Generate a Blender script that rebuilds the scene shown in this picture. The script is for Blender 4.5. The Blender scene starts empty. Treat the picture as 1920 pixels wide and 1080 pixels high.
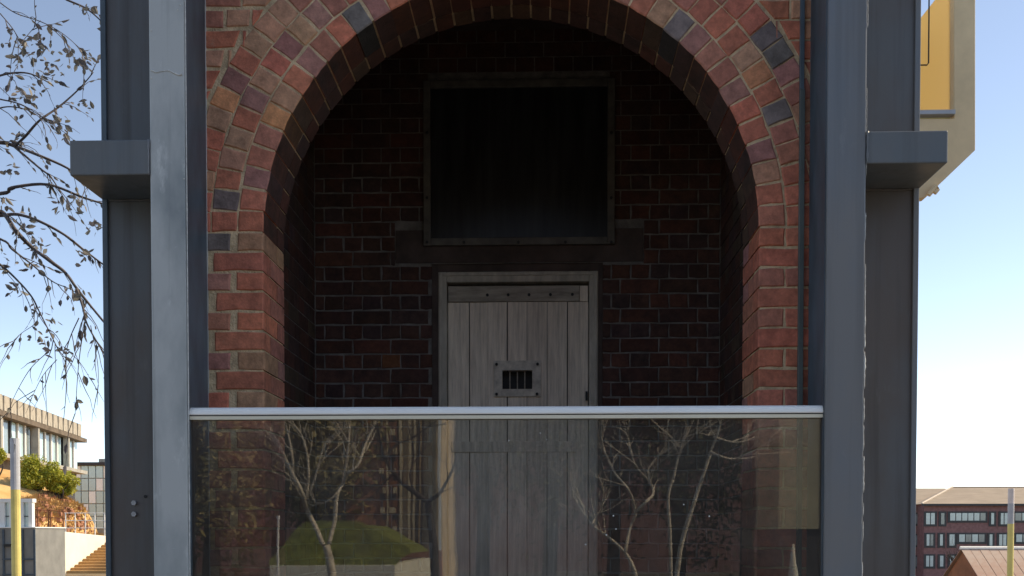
import bpy, bmesh, math, random
from mathutils import Vector, Matrix, noise

# ------------------------------------------------------------------ camera, sky, sun, exposure
sc = bpy.context.scene
F = 1920.0                                   # focal length in photo pixels
PPX, PPY = 960.0, 1050.0                     # principal point in photo pixels
YAW, PITCH = math.radians(1.79), math.radians(-1.5)
CAMZ = 1.6
cd = bpy.data.cameras.new('camera'); cam = bpy.data.objects.new('camera', cd)
sc.collection.objects.link(cam)
cam.location = (0, 0, CAMZ)
cam.rotation_euler = (math.pi / 2 + PITCH, 0, YAW)
cd.sensor_width = 36.0; cd.sensor_fit = 'HORIZONTAL'
cd.lens = 36.0 * F / 1920.0
cd.shift_x = (960 - PPX) / 1920.0
cd.shift_y = (PPY - 540) / 1920.0
cd.clip_start = 0.05; cd.clip_end = 6000
sc.camera = cam

SUN_EL, SUN_AZ = math.radians(42), math.radians(73)      # azimuth from +Y towards +X
w = bpy.data.worlds.new('World'); sc.world = w; w.use_nodes = True
nt = w.node_tree
sky = nt.nodes.new('ShaderNodeTexSky'); sky.sky_type = 'NISHITA'; sky.sun_disc = False
sky.sun_elevation = SUN_EL; sky.sun_rotation = SUN_AZ
sky.altitude = 1700; sky.air_density = 0.6; sky.dust_density = 0.3; sky.ozone_density = 1.4
bg = nt.nodes['Background']; bg.inputs['Strength'].default_value = 0.15
nt.links.new(sky.outputs['Color'], bg.inputs['Color'])
sd = bpy.data.lights.new('sun', 'SUN'); sun = bpy.data.objects.new('sun', sd)
sc.collection.objects.link(sun)
sd.energy = 2.3; sd.angle = math.radians(0.5); sd.color = (1.0, 0.93, 0.82)
sdir = Vector((math.cos(SUN_EL) * math.sin(SUN_AZ), math.cos(SUN_EL) * math.cos(SUN_AZ), math.sin(SUN_EL)))
sun.rotation_euler = sdir.to_track_quat('Z', 'Y').to_euler()
sun.location = sdir * 60
sc.view_settings.view_transform = 'Standard'; sc.view_settings.look = 'None'
sc.view_settings.use_white_balance = True; sc.view_settings.white_balance_temperature = 9200
sc.view_settings.exposure = 1.3; sc.view_settings.gamma = 1.0
sc.view_settings.use_curve_mapping = False
sc.render.engine = 'CYCLES'
sc.cycles.max_bounces = 8; sc.cycles.transparent_max_bounces = 16
sc.cycles.use_denoising = True

rnd = random.Random(7)
U = rnd.uniform

# ------------------------------------------------------------------ pixel -> place
RC = Matrix.Rotation(YAW, 3, 'Z') @ Matrix.Rotation(math.pi / 2 + PITCH, 3, 'X')
RCi = RC.transposed()
def at(px, py, Y):
    d = RC @ Vector(((px - PPX) / F, -(py - PPY) / F, -1.0))
    return Vector((0, 0, CAMZ)) + d * (Y / d.y)
def proj(p):
    c = RCi @ (Vector(p) - Vector((0, 0, CAMZ)))
    return PPX + F * c.x / -c.z, PPY - F * c.y / -c.z
def X(px, Y, py=540): return at(px, py, Y).x
def Z(py, Y, px=960): return at(px, py, Y).z
YG = 4.17                                    # plane of the glass
def rf(px, py, R):
    """place of a thing seen mirrored in the glass, R metres behind the camera"""
    p = at(px, py, 2 * YG + R)
    return Vector((p.x, 2 * YG - p.y, p.z))

# ------------------------------------------------------------------ materials
def srgb(r, g, b):
    f = lambda c: (c / 255 / 12.92) if c / 255 <= 0.04045 else ((c / 255 + 0.055) / 1.055) ** 2.4
    return (f(r), f(g), f(b))
def mat(name, col, rough=0.7, metal=0.0, var=0.25, scale=8.0, bump=0.0, bscale=60.0, stretch=(1, 1, 1), spec=0.4, col2=None, detail=5, objvar=0.0, coords='Object'):
    m = bpy.data.materials.new(name); m.use_nodes = True
    n = m.node_tree; N = n.nodes; L = n.links; P = N['Principled BSDF']
    tc = N.new('ShaderNodeTexCoord'); mp = N.new('ShaderNodeMapping'); mp.inputs['Scale'].default_value = stretch
    L.new(tc.outputs[coords], mp.inputs['Vector'])
    tx = N.new('ShaderNodeTexNoise'); tx.inputs['Scale'].default_value = scale; tx.inputs['Detail'].default_value = detail
    tx.inputs['Roughness'].default_value = 0.62
    L.new(mp.outputs['Vector'], tx.inputs['Vector'])
    cr = N.new('ShaderNodeValToRGB'); e = cr.color_ramp.elements
    c2 = col2 or tuple(min(1, c * (1 + var)) for c in col); c1 = tuple(c * (1 - var) for c in col) if not col2 else col
    e[0].position = 0.33; e[1].position = 0.67
    e[0].color = (*c1, 1); e[1].color = (*c2, 1)
    L.new(tx.outputs['Fac'], cr.inputs['Fac'])
    out = cr.outputs['Color']
    if objvar:
        oi = N.new('ShaderNodeObjectInfo'); mr = N.new('ShaderNodeMapRange')
        mr.inputs['To Min'].default_value = 1 - objvar; mr.inputs['To Max'].default_value = 1 + objvar
        L.new(oi.outputs['Random'], mr.inputs['Value'])
        mx = N.new('ShaderNodeMix'); mx.data_type = 'RGBA'; mx.blend_type = 'MULTIPLY'; mx.inputs['Factor'].default_value = 1
        L.new(out, mx.inputs['A']); L.new(mr.outputs['Result'], mx.inputs['B']); out = mx.outputs['Result']
    L.new(out, P.inputs['Base Color'])
    P.inputs['Roughness'].default_value = rough; P.inputs['Metallic'].default_value = metal
    P.inputs['Specular IOR Level'].default_value = spec
    if bump:
        t2 = N.new('ShaderNodeTexNoise'); t2.inputs['Scale'].default_value = bscale; t2.inputs['Detail'].default_value = 6
        L.new(mp.outputs['Vector'], t2.inputs['Vector'])
        b = N.new('ShaderNodeBump'); b.inputs['Strength'].default_value = bump; b.inputs['Distance'].default_value = 0.01
        L.new(t2.outputs['Fac'], b.inputs['Height']); L.new(b.outputs['Normal'], P.inputs['Normal'])
    return m

def brick_mat(name, dirt_shade=0.35, dirt_shade_col=(0.03, 0.028, 0.028)):
    """colour of each brick comes from the object colour (single bricks) or the 'col' attribute (joined bricks)"""
    m = bpy.data.materials.new(name); m.use_nodes = True
    n = m.node_tree; N = n.nodes; L = n.links; P = N['Principled BSDF']
    oi = N.new('ShaderNodeObjectInfo'); ca = N.new('ShaderNodeAttribute'); ca.attribute_name = 'col'
    mx = N.new('ShaderNodeMix'); mx.data_type = 'RGBA'; mx.blend_type = 'MULTIPLY'; mx.inputs['Factor'].default_value = 1
    L.new(oi.outputs['Color'], mx.inputs['A']); L.new(ca.outputs['Color'], mx.inputs['B'])
    ge = N.new('ShaderNodeNewGeometry')
    t1 = N.new('ShaderNodeTexNoise'); t1.inputs['Scale'].default_value = 22; t1.inputs['Detail'].default_value = 7; t1.inputs['Roughness'].default_value = 0.7
    L.new(ge.outputs['Position'], t1.inputs['Vector'])
    mr = N.new('ShaderNodeMapRange'); mr.inputs['From Min'].default_value = 0.3; mr.inputs['From Max'].default_value = 0.7
    mr.inputs['To Min'].default_value = 0.62; mr.inputs['To Max'].default_value = 1.32
    L.new(t1.outputs['Fac'], mr.inputs['Value'])
    m2 = N.new('ShaderNodeMix'); m2.data_type = 'RGBA'; m2.blend_type = 'MULTIPLY'; m2.inputs['Factor'].default_value = 1
    L.new(mx.outputs['Result'], m2.inputs['A']); L.new(mr.outputs['Result'], m2.inputs['B'])
    t2 = N.new('ShaderNodeTexNoise'); t2.inputs['Scale'].default_value = 5.0; t2.inputs['Detail'].default_value = 8; t2.inputs['Roughness'].default_value = 0.75
    L.new(ge.outputs['Position'], t2.inputs['Vector'])
    r2 = N.new('ShaderNodeMapRange'); r2.inputs['From Min'].default_value = 0.45; r2.inputs['From Max'].default_value = 0.75
    r2.inputs['To Min'].default_value = 0; r2.inputs['To Max'].default_value = dirt_shade
    L.new(t2.outputs['Fac'], r2.inputs['Value'])
    m3 = N.new('ShaderNodeMix'); m3.data_type = 'RGBA'
    L.new(r2.outputs['Result'], m3.inputs['Factor']); L.new(m2.outputs['Result'], m3.inputs['A']); m3.inputs['B'].default_value = (*dirt_shade_col, 1)
    # pale mortar smears
    t4 = N.new('ShaderNodeTexNoise'); t4.inputs['Scale'].default_value = 13; t4.inputs['Detail'].default_value = 9; t4.inputs['Roughness'].default_value = 0.8
    L.new(ge.outputs['Position'], t4.inputs['Vector'])
    r4 = N.new('ShaderNodeMapRange'); r4.inputs['From Min'].default_value = 0.62; r4.inputs['From Max'].default_value = 0.74
    r4.inputs['To Max'].default_value = 0.6 if dirt_shade < 0.5 else 0.1
    L.new(t4.outputs['Fac'], r4.inputs['Value'])
    m4 = N.new('ShaderNodeMix'); m4.data_type = 'RGBA'
    L.new(r4.outputs['Result'], m4.inputs['Factor']); L.new(m3.outputs['Result'], m4.inputs['A']); m4.inputs['B'].default_value = (0.55, 0.43, 0.31, 1)
    L.new(m4.outputs['Result'], P.inputs['Base Color'])
    P.inputs['Roughness'].default_value = 0.78; P.inputs['Specular IOR Level'].default_value = 0.3
    t3 = N.new('ShaderNodeTexNoise'); t3.inputs['Scale'].default_value = 90; t3.inputs['Detail'].default_value = 6
    L.new(ge.outputs['Position'], t3.inputs['Vector'])
    b = N.new('ShaderNodeBump'); b.inputs['Strength'].default_value = 0.5; b.inputs['Distance'].default_value = 0.006
    L.new(t3.outputs['Fac'], b.inputs['Height']); L.new(b.outputs['Normal'], P.inputs['Normal'])
    return m

M = {}
M['brick'] = brick_mat('fired_brick', 0.45)
M['shaded_brick'] = brick_mat('shaded_alcove_brick', 0.75, (0.018, 0.018, 0.020))  # darker copy of the fired brick, alcove shade put into the colour
M['shaded_soffit'] = brick_mat('shaded_soffit_brick', 1.0, (0.020, 0.018, 0.016)); [setattr(n_.inputs['To Min'], 'default_value', 0.82) for n_ in M['shaded_soffit'].node_tree.nodes if n_.type == 'MAP_RANGE' and abs(n_.inputs['To Max'].default_value - 1.0) < 1e-6 and abs(n_.inputs['From Min'].default_value - .45) < 1e-3]  # dark tone stands in for shade on the arch underside
M['mortar'] = mat('lime_mortar', (0.62, 0.455, 0.29), 0.95, var=0.3, scale=14, bump=0.8, bscale=120)
M['shaded_mortar'] = mat('grey_mortar', (0.185, 0.172, 0.165), 0.95, var=0.4, scale=9, bump=0.6, bscale=120)  # darkened grey carries the alcove's shade
M['render'] = mat('dark_plaster', (0.085, 0.062, 0.056), 0.9, var=0.35, scale=6, bump=0.4, bscale=40)  # dark brown matched to the shade-darkened alcove brick
def steelmat(name, base, warm, light, rough, streak=0.5):
    """painted steel: slow cloudy tone, rusty-brown vertical streaks, pale scuffs"""
    m = bpy.data.materials.new(name); m.use_nodes = True
    n = m.node_tree; N = n.nodes; L = n.links; P = N['Principled BSDF']
    ge = N.new('ShaderNodeNewGeometry')
    def nz(sc_, det, st, rgh=.6):
        mp = N.new('ShaderNodeMapping'); mp.inputs['Scale'].default_value = st; L.new(ge.outputs['Position'], mp.inputs['Vector'])
        t = N.new('ShaderNodeTexNoise'); t.inputs['Scale'].default_value = sc_; t.inputs['Detail'].default_value = det; t.inputs['Roughness'].default_value = rgh
        L.new(mp.outputs['Vector'], t.inputs['Vector']); return t.outputs['Fac']
    def rng(v, a, b, c, d):
        q = N.new('ShaderNodeMapRange'); L.new(v, q.inputs['Value'])
        for k, x in zip(('From Min', 'From Max', 'To Min', 'To Max'), (a, b, c, d)): q.inputs[k].default_value = x
        return q.outputs['Result']
    def mix(f, a, b):
        q = N.new('ShaderNodeMix'); q.data_type = 'RGBA'; L.new(f, q.inputs['Factor'])
        if isinstance(a, tuple): q.inputs['A'].default_value = (*a, 1)
        else: L.new(a, q.inputs['A'])
        q.inputs['B'].default_value = (*b, 1); return q.outputs['Result']
    c = mix(rng(nz(2.0, 7, (1, 1, .45)), .40, .60, 0, 1), base, warm)
    c = mix(rng(nz(9, 5, (1.6, 1.6, .05)), .5, .72, 0, streak), c, tuple(x * .45 for x in warm))
    c = mix(rng(nz(7, 9, (1, 1, .35), .75), .60, .74, 0, .55), c, light)
    c = mix(rng(nz(60, 4, (1, 1, 1), .7), .70, .76, 0, .6), c, light)
    L.new(c, P.inputs['Base Color'])
    L.new(rng(nz(6, 6, (1, 1, .4)), .3, .7, rough - .12, rough + .14), P.inputs['Roughness'])
    b = N.new('ShaderNodeBump'); b.inputs['Strength'].default_value = .12; b.inputs['Distance'].default_value = .006
    L.new(nz(5, 5, (1, 1, .5)), b.inputs['Height']); L.new(b.outputs['Normal'], P.inputs['Normal'])
    return m
M['steel'] = steelmat('grey_painted_steel', (0.165, 0.190, 0.220), (0.20, 0.200, 0.205), (0.28, 0.285, 0.29), .48, .35)
M['steel_warm'] = steelmat('weathered_painted_steel', (0.125, 0.137, 0.150), (0.125, 0.106, 0.098), (0.20, 0.195, 0.19), .5, .6)
M['bracket'] = steelmat('bracket_steel', (0.120, 0.145, 0.165), (0.155, 0.160, 0.165), (0.21, 0.22, 0.225), .45, .5)
M['galv'] = steelmat('galvanised_steel', (0.24, 0.275, 0.29), (0.50, 0.52, 0.52), (0.86, 0.88, 0.87), .42, .9)
M['navy'] = mat('dark_gloss_steel', (0.065, 0.098, 0.125), 0.4, var=0.5, scale=3.5, stretch=(1, 1, 0.4), spec=0.6)
M['strip'] = mat('grey_green_metal', (0.085, 0.105, 0.105), 0.5, var=0.35, scale=6, stretch=(1, 1, 0.3))
M['seal'] = mat('pale_sealant', (0.62, 0.62, 0.60), 0.6, var=0.25, scale=40)
M['bolt'] = mat('zinc_bolt', (0.45, 0.47, 0.50), 0.4, 0.4, var=0.2, scale=40)
M['dark'] = mat('dark_iron', (0.02, 0.02, 0.022), 0.6, var=0.3, scale=20)
M['alu'] = mat('white_aluminium', (0.97, 0.955, 0.93), 0.3, 0.0, var=0.05, scale=6, stretch=(0.3, 1, 1))
M['alu_ground_tint'] = mat('ground_tinted_aluminium', (0.80, 0.74, 0.60), 0.45, var=0.08, scale=6, stretch=(0.3, 1, 1))  # cream tint imitates ground light reflected in the lower lip
M['door'] = mat('weathered_door_paint', (0.78, 0.68, 0.575), 0.62, var=0.26, scale=7, stretch=(6, 1, 0.5), bump=0.35, bscale=26, objvar=0.09, detail=9)
M['frame'] = mat('weathered_frame_paint', (0.48, 0.44, 0.38), 0.6, var=0.25, scale=6, stretch=(3, 1, 0.8), bump=0.3, bscale=30)
M['rail_wood'] = mat('stained_door_rail', (0.38, 0.34, 0.29), 0.7, var=0.35, scale=8, stretch=(0.7, 1, 4), bump=0.4, bscale=30)
M['plate'] = mat('grey_iron_plate', (0.58, 0.53, 0.46), 0.5, 0.0, var=0.3, scale=18)
M['panel'] = mat('black_sheet_panel', (0.020, 0.021, 0.024), 0.35, var=0.6, scale=4, stretch=(4, 1, 0.4))
M['panel_frame'] = mat('rusty_panel_frame', (0.12, 0.112, 0.10), 0.55, var=0.4, scale=10)
M['floor'] = mat('pale_landing_slab', (0.42, 0.39, 0.35), 0.8, var=0.3, scale=5)  # unseen slab made pale to bounce light onto the lower door
M['asphalt'] = mat('asphalt', (0.085, 0.080, 0.072), 0.9, var=0.3, scale=3, bump=0.4, bscale=80)
M['dry'] = mat('dry_ground', (0.20, 0.14, 0.075), 0.95, var=0.4, scale=1.2, bump=0.5, bscale=8)
M['hill'] = mat('dry_hillside', (0.50, 0.27, 0.10), 0.95, scale=0.55, col2=(0.62, 0.42, 0.20), bump=0.9, bscale=3, detail=9)
M['straw'] = mat('straw', (0.52, 0.34, 0.14), 0.9, var=0.3, scale=2)
M['stone'] = mat('red_rubble', (0.33, 0.15, 0.09), 0.9, var=0.5, scale=1.5)
M['lawn'] = mat('lawn', (0.16, 0.18, 0.04), 0.9, var=0.4, scale=6, bump=0.6, bscale=40)
M['grass'] = mat('grass_blades', (0.33, 0.35, 0.08), 0.8, var=0.4, scale=3)
M['concrete'] = mat('concrete', (0.34, 0.33, 0.30), 0.9, var=0.18, scale=1.5)
M['concrete_tan'] = mat('tan_concrete', (0.38, 0.345, 0.29), 0.9, var=0.25, scale=1.2)
M['wall_shade'] = mat('shaded_wall_end', (0.33, 0.35, 0.31), 0.9, var=0.08, scale=1.0)
M['cream'] = mat('cream_wall', (0.74, 0.71, 0.60), 0.85, var=0.08, scale=1.0)
M['step'] = mat('sandstone_step', (0.42, 0.24, 0.10), 0.9, var=0.25, scale=1.5)
M['white'] = mat('white_paint', (0.78, 0.78, 0.76), 0.6, var=0.05, scale=4)
M['kiosk'] = mat('grey_cladding', (0.20, 0.20, 0.19), 0.6, var=0.15, scale=4)
M['trim'] = mat('blue_grey_trim', (0.05, 0.075, 0.10), 0.5, var=0.2, scale=5)
M['yellow'] = mat('yellow_paint', (0.66, 0.56, 0.20), 0.6, var=0.15, scale=3)
M['greypost'] = mat('grey_post_paint', (0.42, 0.44, 0.48), 0.6, var=0.15, scale=3)
M['pinkpost'] = mat('pale_pink_post_paint', (0.68, 0.60, 0.58), 0.6, var=0.12, scale=3)
M['glass_far'] = mat('far_window_glass', (0.45, 0.58, 0.60), 0.15, var=0.25, scale=0.6, spec=0.8)
M['glass_dim'] = mat('dim_window_glass', (0.20, 0.25, 0.27), 0.12, var=0.4, scale=0.6, spec=0.8)
M['glass_blue'] = mat('pale_blue_glazing', (0.42, 0.58, 0.60), 0.15, var=0.2, scale=0.3, spec=0.8)
M['dark_wall'] = mat('charcoal_wall', (0.045, 0.045, 0.052), 0.8, var=0.2, scale=1)
M['slab'] = mat('brown_soffit', (0.14, 0.11, 0.085), 0.9, var=0.3, scale=1)
M['pbrick'] = mat('far_purple_brick', (0.23, 0.125, 0.125), 0.9, var=0.22, scale=2.5, detail=9)  # tone lifted a little to imitate distance haze
M['wframe'] = mat('dark_window_frame', (0.045, 0.050, 0.055), 0.6, var=0.2, scale=3)
M['roof_tan'] = mat('tan_roof', (0.33, 0.275, 0.225), 0.9, var=0.12, scale=1.5, stretch=(0.3, 1, 1))
M['ridge'] = mat('pale_ridge', (0.62, 0.54, 0.46), 0.9, var=0.1, scale=2)
M['rust_roof'] = mat('rusty_sheet_roof', (0.36, 0.20, 0.15), 0.8, scale=0.9, col2=(0.42, 0.33, 0.28), stretch=(1, 1, 0.4))
M['rust_wall'] = mat('rusty_gable', (0.30, 0.115, 0.055), 0.85, var=0.2, scale=1.0)
M['tanplate'] = mat('tan_plate', (0.82, 0.62, 0.38), 0.7, var=0.15, scale=1.8, bump=0.1, bscale=12)
M['bark'] = mat('pale_bark', (0.58, 0.50, 0.40), 0.85, var=0.35, scale=9, bump=0.5, bscale=40)
M['twig'] = mat('grey_brown_twig', (0.10, 0.085, 0.085), 0.85, var=0.3, scale=9)
M['bark_dark'] = mat('dark_bark', (0.050, 0.040, 0.036), 0.85, var=0.3, scale=9, bump=0.4, bscale=40)
M['rbrick'] = mat('red_brick_wall', (0.42, 0.19, 0.125), 0.9, var=0.3, scale=3, detail=9)
M['tanwall'] = mat('tan_rendered_wall', (0.60, 0.45, 0.28), 0.9, var=0.15, scale=1.5)
M['hut'] = mat('beige_hut_wall', (0.46, 0.41, 0.28), 0.9, var=0.2, scale=1.2)
M['timber'] = mat('pale_timber', (0.62, 0.50, 0.33), 0.7, var=0.15, scale=3)

def leafmat(name, col, col2, trans=0.35):
    m = bpy.data.materials.new(name); m.use_nodes = True
    n = m.node_tree; N = n.nodes; L = n.links; P = N['Principled BSDF']
    ge = N.new('ShaderNodeNewGeometry'); oi = N.new('ShaderNodeObjectInfo')
    ad = N.new('ShaderNodeMath'); ad.operation = 'ADD'; fr = N.new('ShaderNodeMath'); fr.operation = 'FRACT'
    L.new(ge.outputs['Random Per Island'], ad.inputs[0]); L.new(oi.outputs['Random'], ad.inputs[1]); L.new(ad.outputs[0], fr.inputs[0])
    mx = N.new('ShaderNodeMix'); mx.data_type = 'RGBA'; mx.inputs['A'].default_value = (*col, 1); mx.inputs['B'].default_value = (*col2, 1)
    L.new(fr.outputs[0], mx.inputs['Factor']); L.new(mx.outputs['Result'], P.inputs['Base Color'])
    P.inputs['Roughness'].default_value = 0.55
    tr = N.new('ShaderNodeBsdfTranslucent'); L.new(mx.outputs['Result'], tr.inputs['Color'])
    ms = N.new('ShaderNodeMixShader'); ms.inputs[0].default_value = trans
    L.new(P.outputs[0], ms.inputs[1]); L.new(tr.outputs[0], ms.inputs[2]); L.new(ms.outputs[0], N['Material Output'].inputs['Surface'])
    return m
M['leaf'] = leafmat('autumn_leaf', (0.10, 0.092, 0.105), (0.17, 0.165, 0.14), 0.35)
M['shrub'] = leafmat('yellow_green_leaf', (0.26, 0.30, 0.04), (0.52, 0.50, 0.09), 0.35)
M['evergreen'] = leafmat('evergreen_leaf', (0.035, 0.045, 0.018), (0.085, 0.085, 0.035), 0.2)
M['yellow_panel'] = leafmat('yellow_translucent_sheet', (0.82, 0.66, 0.36), (0.84, 0.69, 0.40), 0.5)

def glassmat():
    m = bpy.data.materials.new('balustrade_glass'); m.use_nodes = True
    n = m.node_tree; N = n.nodes; L = n.links; N.remove(N['Principled BSDF'])
    fr = N.new('ShaderNodeFresnel'); fr.inputs['IOR'].default_value = 1.85
    tp = N.new('ShaderNodeBsdfTransparent'); tp.inputs['Color'].default_value = (0.965, 0.985, 0.972, 1)
    gl = N.new('ShaderNodeBsdfGlossy'); gl.inputs['Roughness'].default_value = 0.0
    tc = N.new('ShaderNodeTexCoord')
    # faint ripple of toughened glass
    nz = N.new('ShaderNodeTexNoise'); nz.inputs['Scale'].default_value = 2.2; L.new(tc.outputs['Object'], nz.inputs['Vector'])
    bp = N.new('ShaderNodeBump'); bp.inputs['Strength'].default_value = 0.02; bp.inputs['Distance'].default_value = 0.02
    L.new(nz.outputs['Fac'], bp.inputs['Height']); L.new(bp.outputs['Normal'], gl.inputs['Normal'])
    ms = N.new('ShaderNodeMixShader'); L.new(fr.outputs[0], ms.inputs[0]); L.new(tp.outputs[0], ms.inputs[1]); L.new(gl.outputs[0], ms.inputs[2])
    # thin film of dust
    df = N.new('ShaderNodeBsdfDiffuse'); df.inputs['Color'].default_value = (0.55, 0.53, 0.48, 1)
    n2 = N.new('ShaderNodeTexNoise'); n2.inputs['Scale'].default_value = 3.0; n2.inputs['Detail'].default_value = 9; n2.inputs['Roughness'].default_value = 0.75
    L.new(tc.outputs['Object'], n2.inputs['Vector'])
    mr = N.new('ShaderNodeMapRange'); mr.inputs['From Min'].default_value = 0.4; mr.inputs['From Max'].default_value = 0.75
    mr.inputs['To Min'].default_value = 0.03; mr.inputs['To Max'].default_value = 0.10; L.new(n2.outputs['Fac'], mr.inputs['Value'])
    m2 = N.new('ShaderNodeMixShader'); L.new(mr.outputs['Result'], m2.inputs[0]); L.new(ms.outputs[0], m2.inputs[1]); L.new(df.outputs[0], m2.inputs[2])
    L.new(m2.outputs[0], N['Material Output'].inputs['Surface'])
    return m
M['glass'] = glassmat()

# ------------------------------------------------------------------ building helpers
col = sc.collection
ORG = {}
def tag(o, label=None, cat=None, group=None, kind=None):
    if label: o['label'] = label
    if cat: o['category'] = cat
    if group: o['group'] = group
    if kind: o['kind'] = kind
    return o
def thing(name, loc, label, cat, group=None):
    o = bpy.data.objects.new(name, None); col.objects.link(o)
    o.empty_display_size = 0.2; o.location = loc; ORG[o] = Vector(loc)
    return tag(o, label, cat, group)
def put(name, me, material, org, parent=None, rot=None, scale=None):
    """org: world place of the mesh origin"""
    o = bpy.data.objects.new(name, me); col.objects.link(o)
    org = Vector(org); ORG[o] = org
    if material and not me.materials: me.materials.append(material)
    if parent: o.parent = parent; o.location = org - ORG[parent]
    else: o.location = org
    if rot: o.rotation_euler = rot
    if scale: o.scale = scale
    return o
class MB:
    def __init__(s): s.v = []; s.f = []; s.c = []
    def quad(s, pts, c=(1, 1, 1)):
        k = len(s.v); s.v += [Vector(p) for p in pts]; s.f.append(tuple(range(k, k + len(pts)))); s.c.append(c)
    def box(s, x0, x1, y0, y1, z0, z1, c=(1, 1, 1)):
        k = len(s.v)
        s.v += [Vector(p) for p in ((x0, y0, z0), (x1, y0, z0), (x1, y1, z0), (x0, y1, z0), (x0, y0, z1), (x1, y0, z1), (x1, y1, z1), (x0, y1, z1))]
        for f in ((0, 1, 5, 4), (1, 2, 6, 5), (2, 3, 7, 6), (3, 0, 4, 7), (4, 5, 6, 7), (3, 2, 1, 0)):
            s.f.append(tuple(k + i for i in f)); s.c.append(c)
        return s
    def hexa(s, p, c=(1, 1, 1)):
        k = len(s.v); s.v += [Vector(q) for q in p]
        for f in ((0, 1, 5, 4), (1, 2, 6, 5), (2, 3, 7, 6), (3, 0, 4, 7), (4, 5, 6, 7), (3, 2, 1, 0)):
            s.f.append(tuple(k + i for i in f)); s.c.append(c)
        return s
    def prism(s, poly, d, c=(1, 1, 1)):
        """poly: list of points, d: extrusion vector"""
        n = len(poly); k = len(s.v); d = Vector(d)
        s.v += [Vector(p) for p in poly] + [Vector(p) + d for p in poly]
        s.f.append(tuple(k + i for i in range(n))); s.c.append(c)
        s.f.append(tuple(k + n + i for i in reversed(range(n)))); s.c.append(c)
        for i in range(n):
            j = (i + 1) % n; s.f.append((k + j, k + i, k + n + i, k + n + j)); s.c.append(c)
        return s
    def tube(s, pts, rad, n=6, cap=True):
        pts = [Vector(p) for p in pts]; k0 = len(s.v)
        if not hasattr(rad, '__len__'): rad = [rad] * len(pts)
        up = Vector((0.13, 0.31, 0.94)); 
        for i, p in enumerate(pts):
            t = (pts[min(i + 1, len(pts) - 1)] - pts[max(i - 1, 0)])
            if t.length < 1e-9: t = Vector((0, 0, 1))
            t.normalize()
            a = t.cross(up)
            if a.length < 1e-3: a = t.cross(Vector((1, 0, 0)))
            a.normalize(); b = t.cross(a)
            for q in range(n):
                an = 2 * math.pi * q / n
                s.v.append(p + (a * math.cos(an) + b * math.sin(an)) * rad[i])
        for i in range(len(pts) - 1):
            for q in range(n):
                q2 = (q + 1) % n
                s.f.append((k0 + i * n + q, k0 + i * n + q2, k0 + (i + 1) * n + q2, k0 + (i + 1) * n + q)); s.c.append((1, 1, 1))
        if cap:
            s.f.append(tuple(k0 + q for q in reversed(range(n)))); s.c.append((1, 1, 1))
            e = k0 + (len(pts) - 1) * n; s.f.append(tuple(e + q for q in range(n))); s.c.append((1, 1, 1))
        return s
    def mesh(s, name, org=(0, 0, 0), smooth=False, color=False, fix=True):
        me = bpy.data.meshes.new(name); o = Vector(org)
        me.from_pydata([tuple(v - o) for v in s.v], [], s.f); me.update()
        if fix:
            bm = bmesh.new(); bm.from_mesh(me); bmesh.ops.recalc_face_normals(bm, faces=bm.faces); bm.to_mesh(me); bm.free()
        if smooth: me.polygons.foreach_set('use_smooth', [True] * len(me.polygons))
        if color:
            a = me.color_attributes.new('col', 'FLOAT_COLOR', 'CORNER'); d = []
            for p, c in zip(me.polygons, s.c):
                for _ in range(p.loop_total): d += [*c, 1.0]
            a.data.foreach_set('color', d)
        return me
    def build(s, name, material, parent=None, org=None, smooth=False, color=False, bevel=0.0, fix=True):
        if org is None:
            xs = [v.x for v in s.v]; ys = [v.y for v in s.v]; zs = [v.z for v in s.v]
            org = ((min(xs) + max(xs)) / 2, (min(ys) + max(ys)) / 2, min(zs))
        o = put(name, s.mesh(name, org, smooth, color, fix), material, org, parent)
        if bevel:
            b = o.modifiers.new('bevel', 'BEVEL'); b.width = bevel; b.segments = 2; b.limit_method = 'ANGLE'
        return o
def box(name, material, parent, x0, x1, y0, y1, z0, z1, bevel=0.0):
    return MB().box(x0, x1, y0, y1, z0, z1).build(name, material, parent, bevel=bevel)

# ------------------------------------------------------------------ brick pieces
PAL_ = dict(R=(0.46, 0.150, 0.098), O=(0.56, 0.245, 0.125), P=(0.33, 0.150, 0.130), G=(0.165, 0.135, 0.130),
           B=(0.41, 0.215, 0.138), D=(0.39, 0.150, 0.108))
PAL = {k: tuple(c * f for c, f in zip(v, (1.33, 1.28, 1.25))) for k, v in PAL_.items()}
def brickcol(k, v=0.14):
    c = PAL[k]; f = U(1 - v, 1 + v)
    return tuple(x * f * U(0.95, 1.05) for x in c)
def outline_brick(poly, y0, depth, ch=0.0045, jit=0.0030, jitd=0.001):
    """poly: outline in (x, z), counter-clockwise as seen from the camera; front face at y0; returns MB"""
    pts = []
    n = len(poly)
    for i in range(n):
        a, b = Vector(poly[i]), Vector(poly[(i + 1) % n])
        pts.append(a + Vector((U(-jit, jit), U(-jit, jit))))
        if (b - a).length > 0.04: pts.append((a + b) / 2 + Vector((U(-jit, jit), U(-jit, jit))))
    c = sum(pts, Vector((0, 0))) / len(pts)
    mb = MB(); yy = y0 + U(-jitd, jitd); n = len(pts)
    inner = []
    for p in pts:
        d = (c - p); inner.append(p + d.normalized() * ch * 1.3)
    mb.v = [Vector((p.x, yy + U(-0.0006, 0.0006), p.y)) for p in inner] + [Vector((p.x, yy + ch, p.y)) for p in pts] + [Vector((p.x, y0 + depth, p.y)) for p in pts]
    mb.f.append(tuple(range(n)))
    for i in range(n):
        j = (i + 1) % n
        mb.f.append((n + i, n + j, j, i)); mb.f.append((2 * n + i, 2 * n + j, n + j, n + i))
    mb.c = [(1, 1, 1)] * len(mb.f)
    return mb
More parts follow.
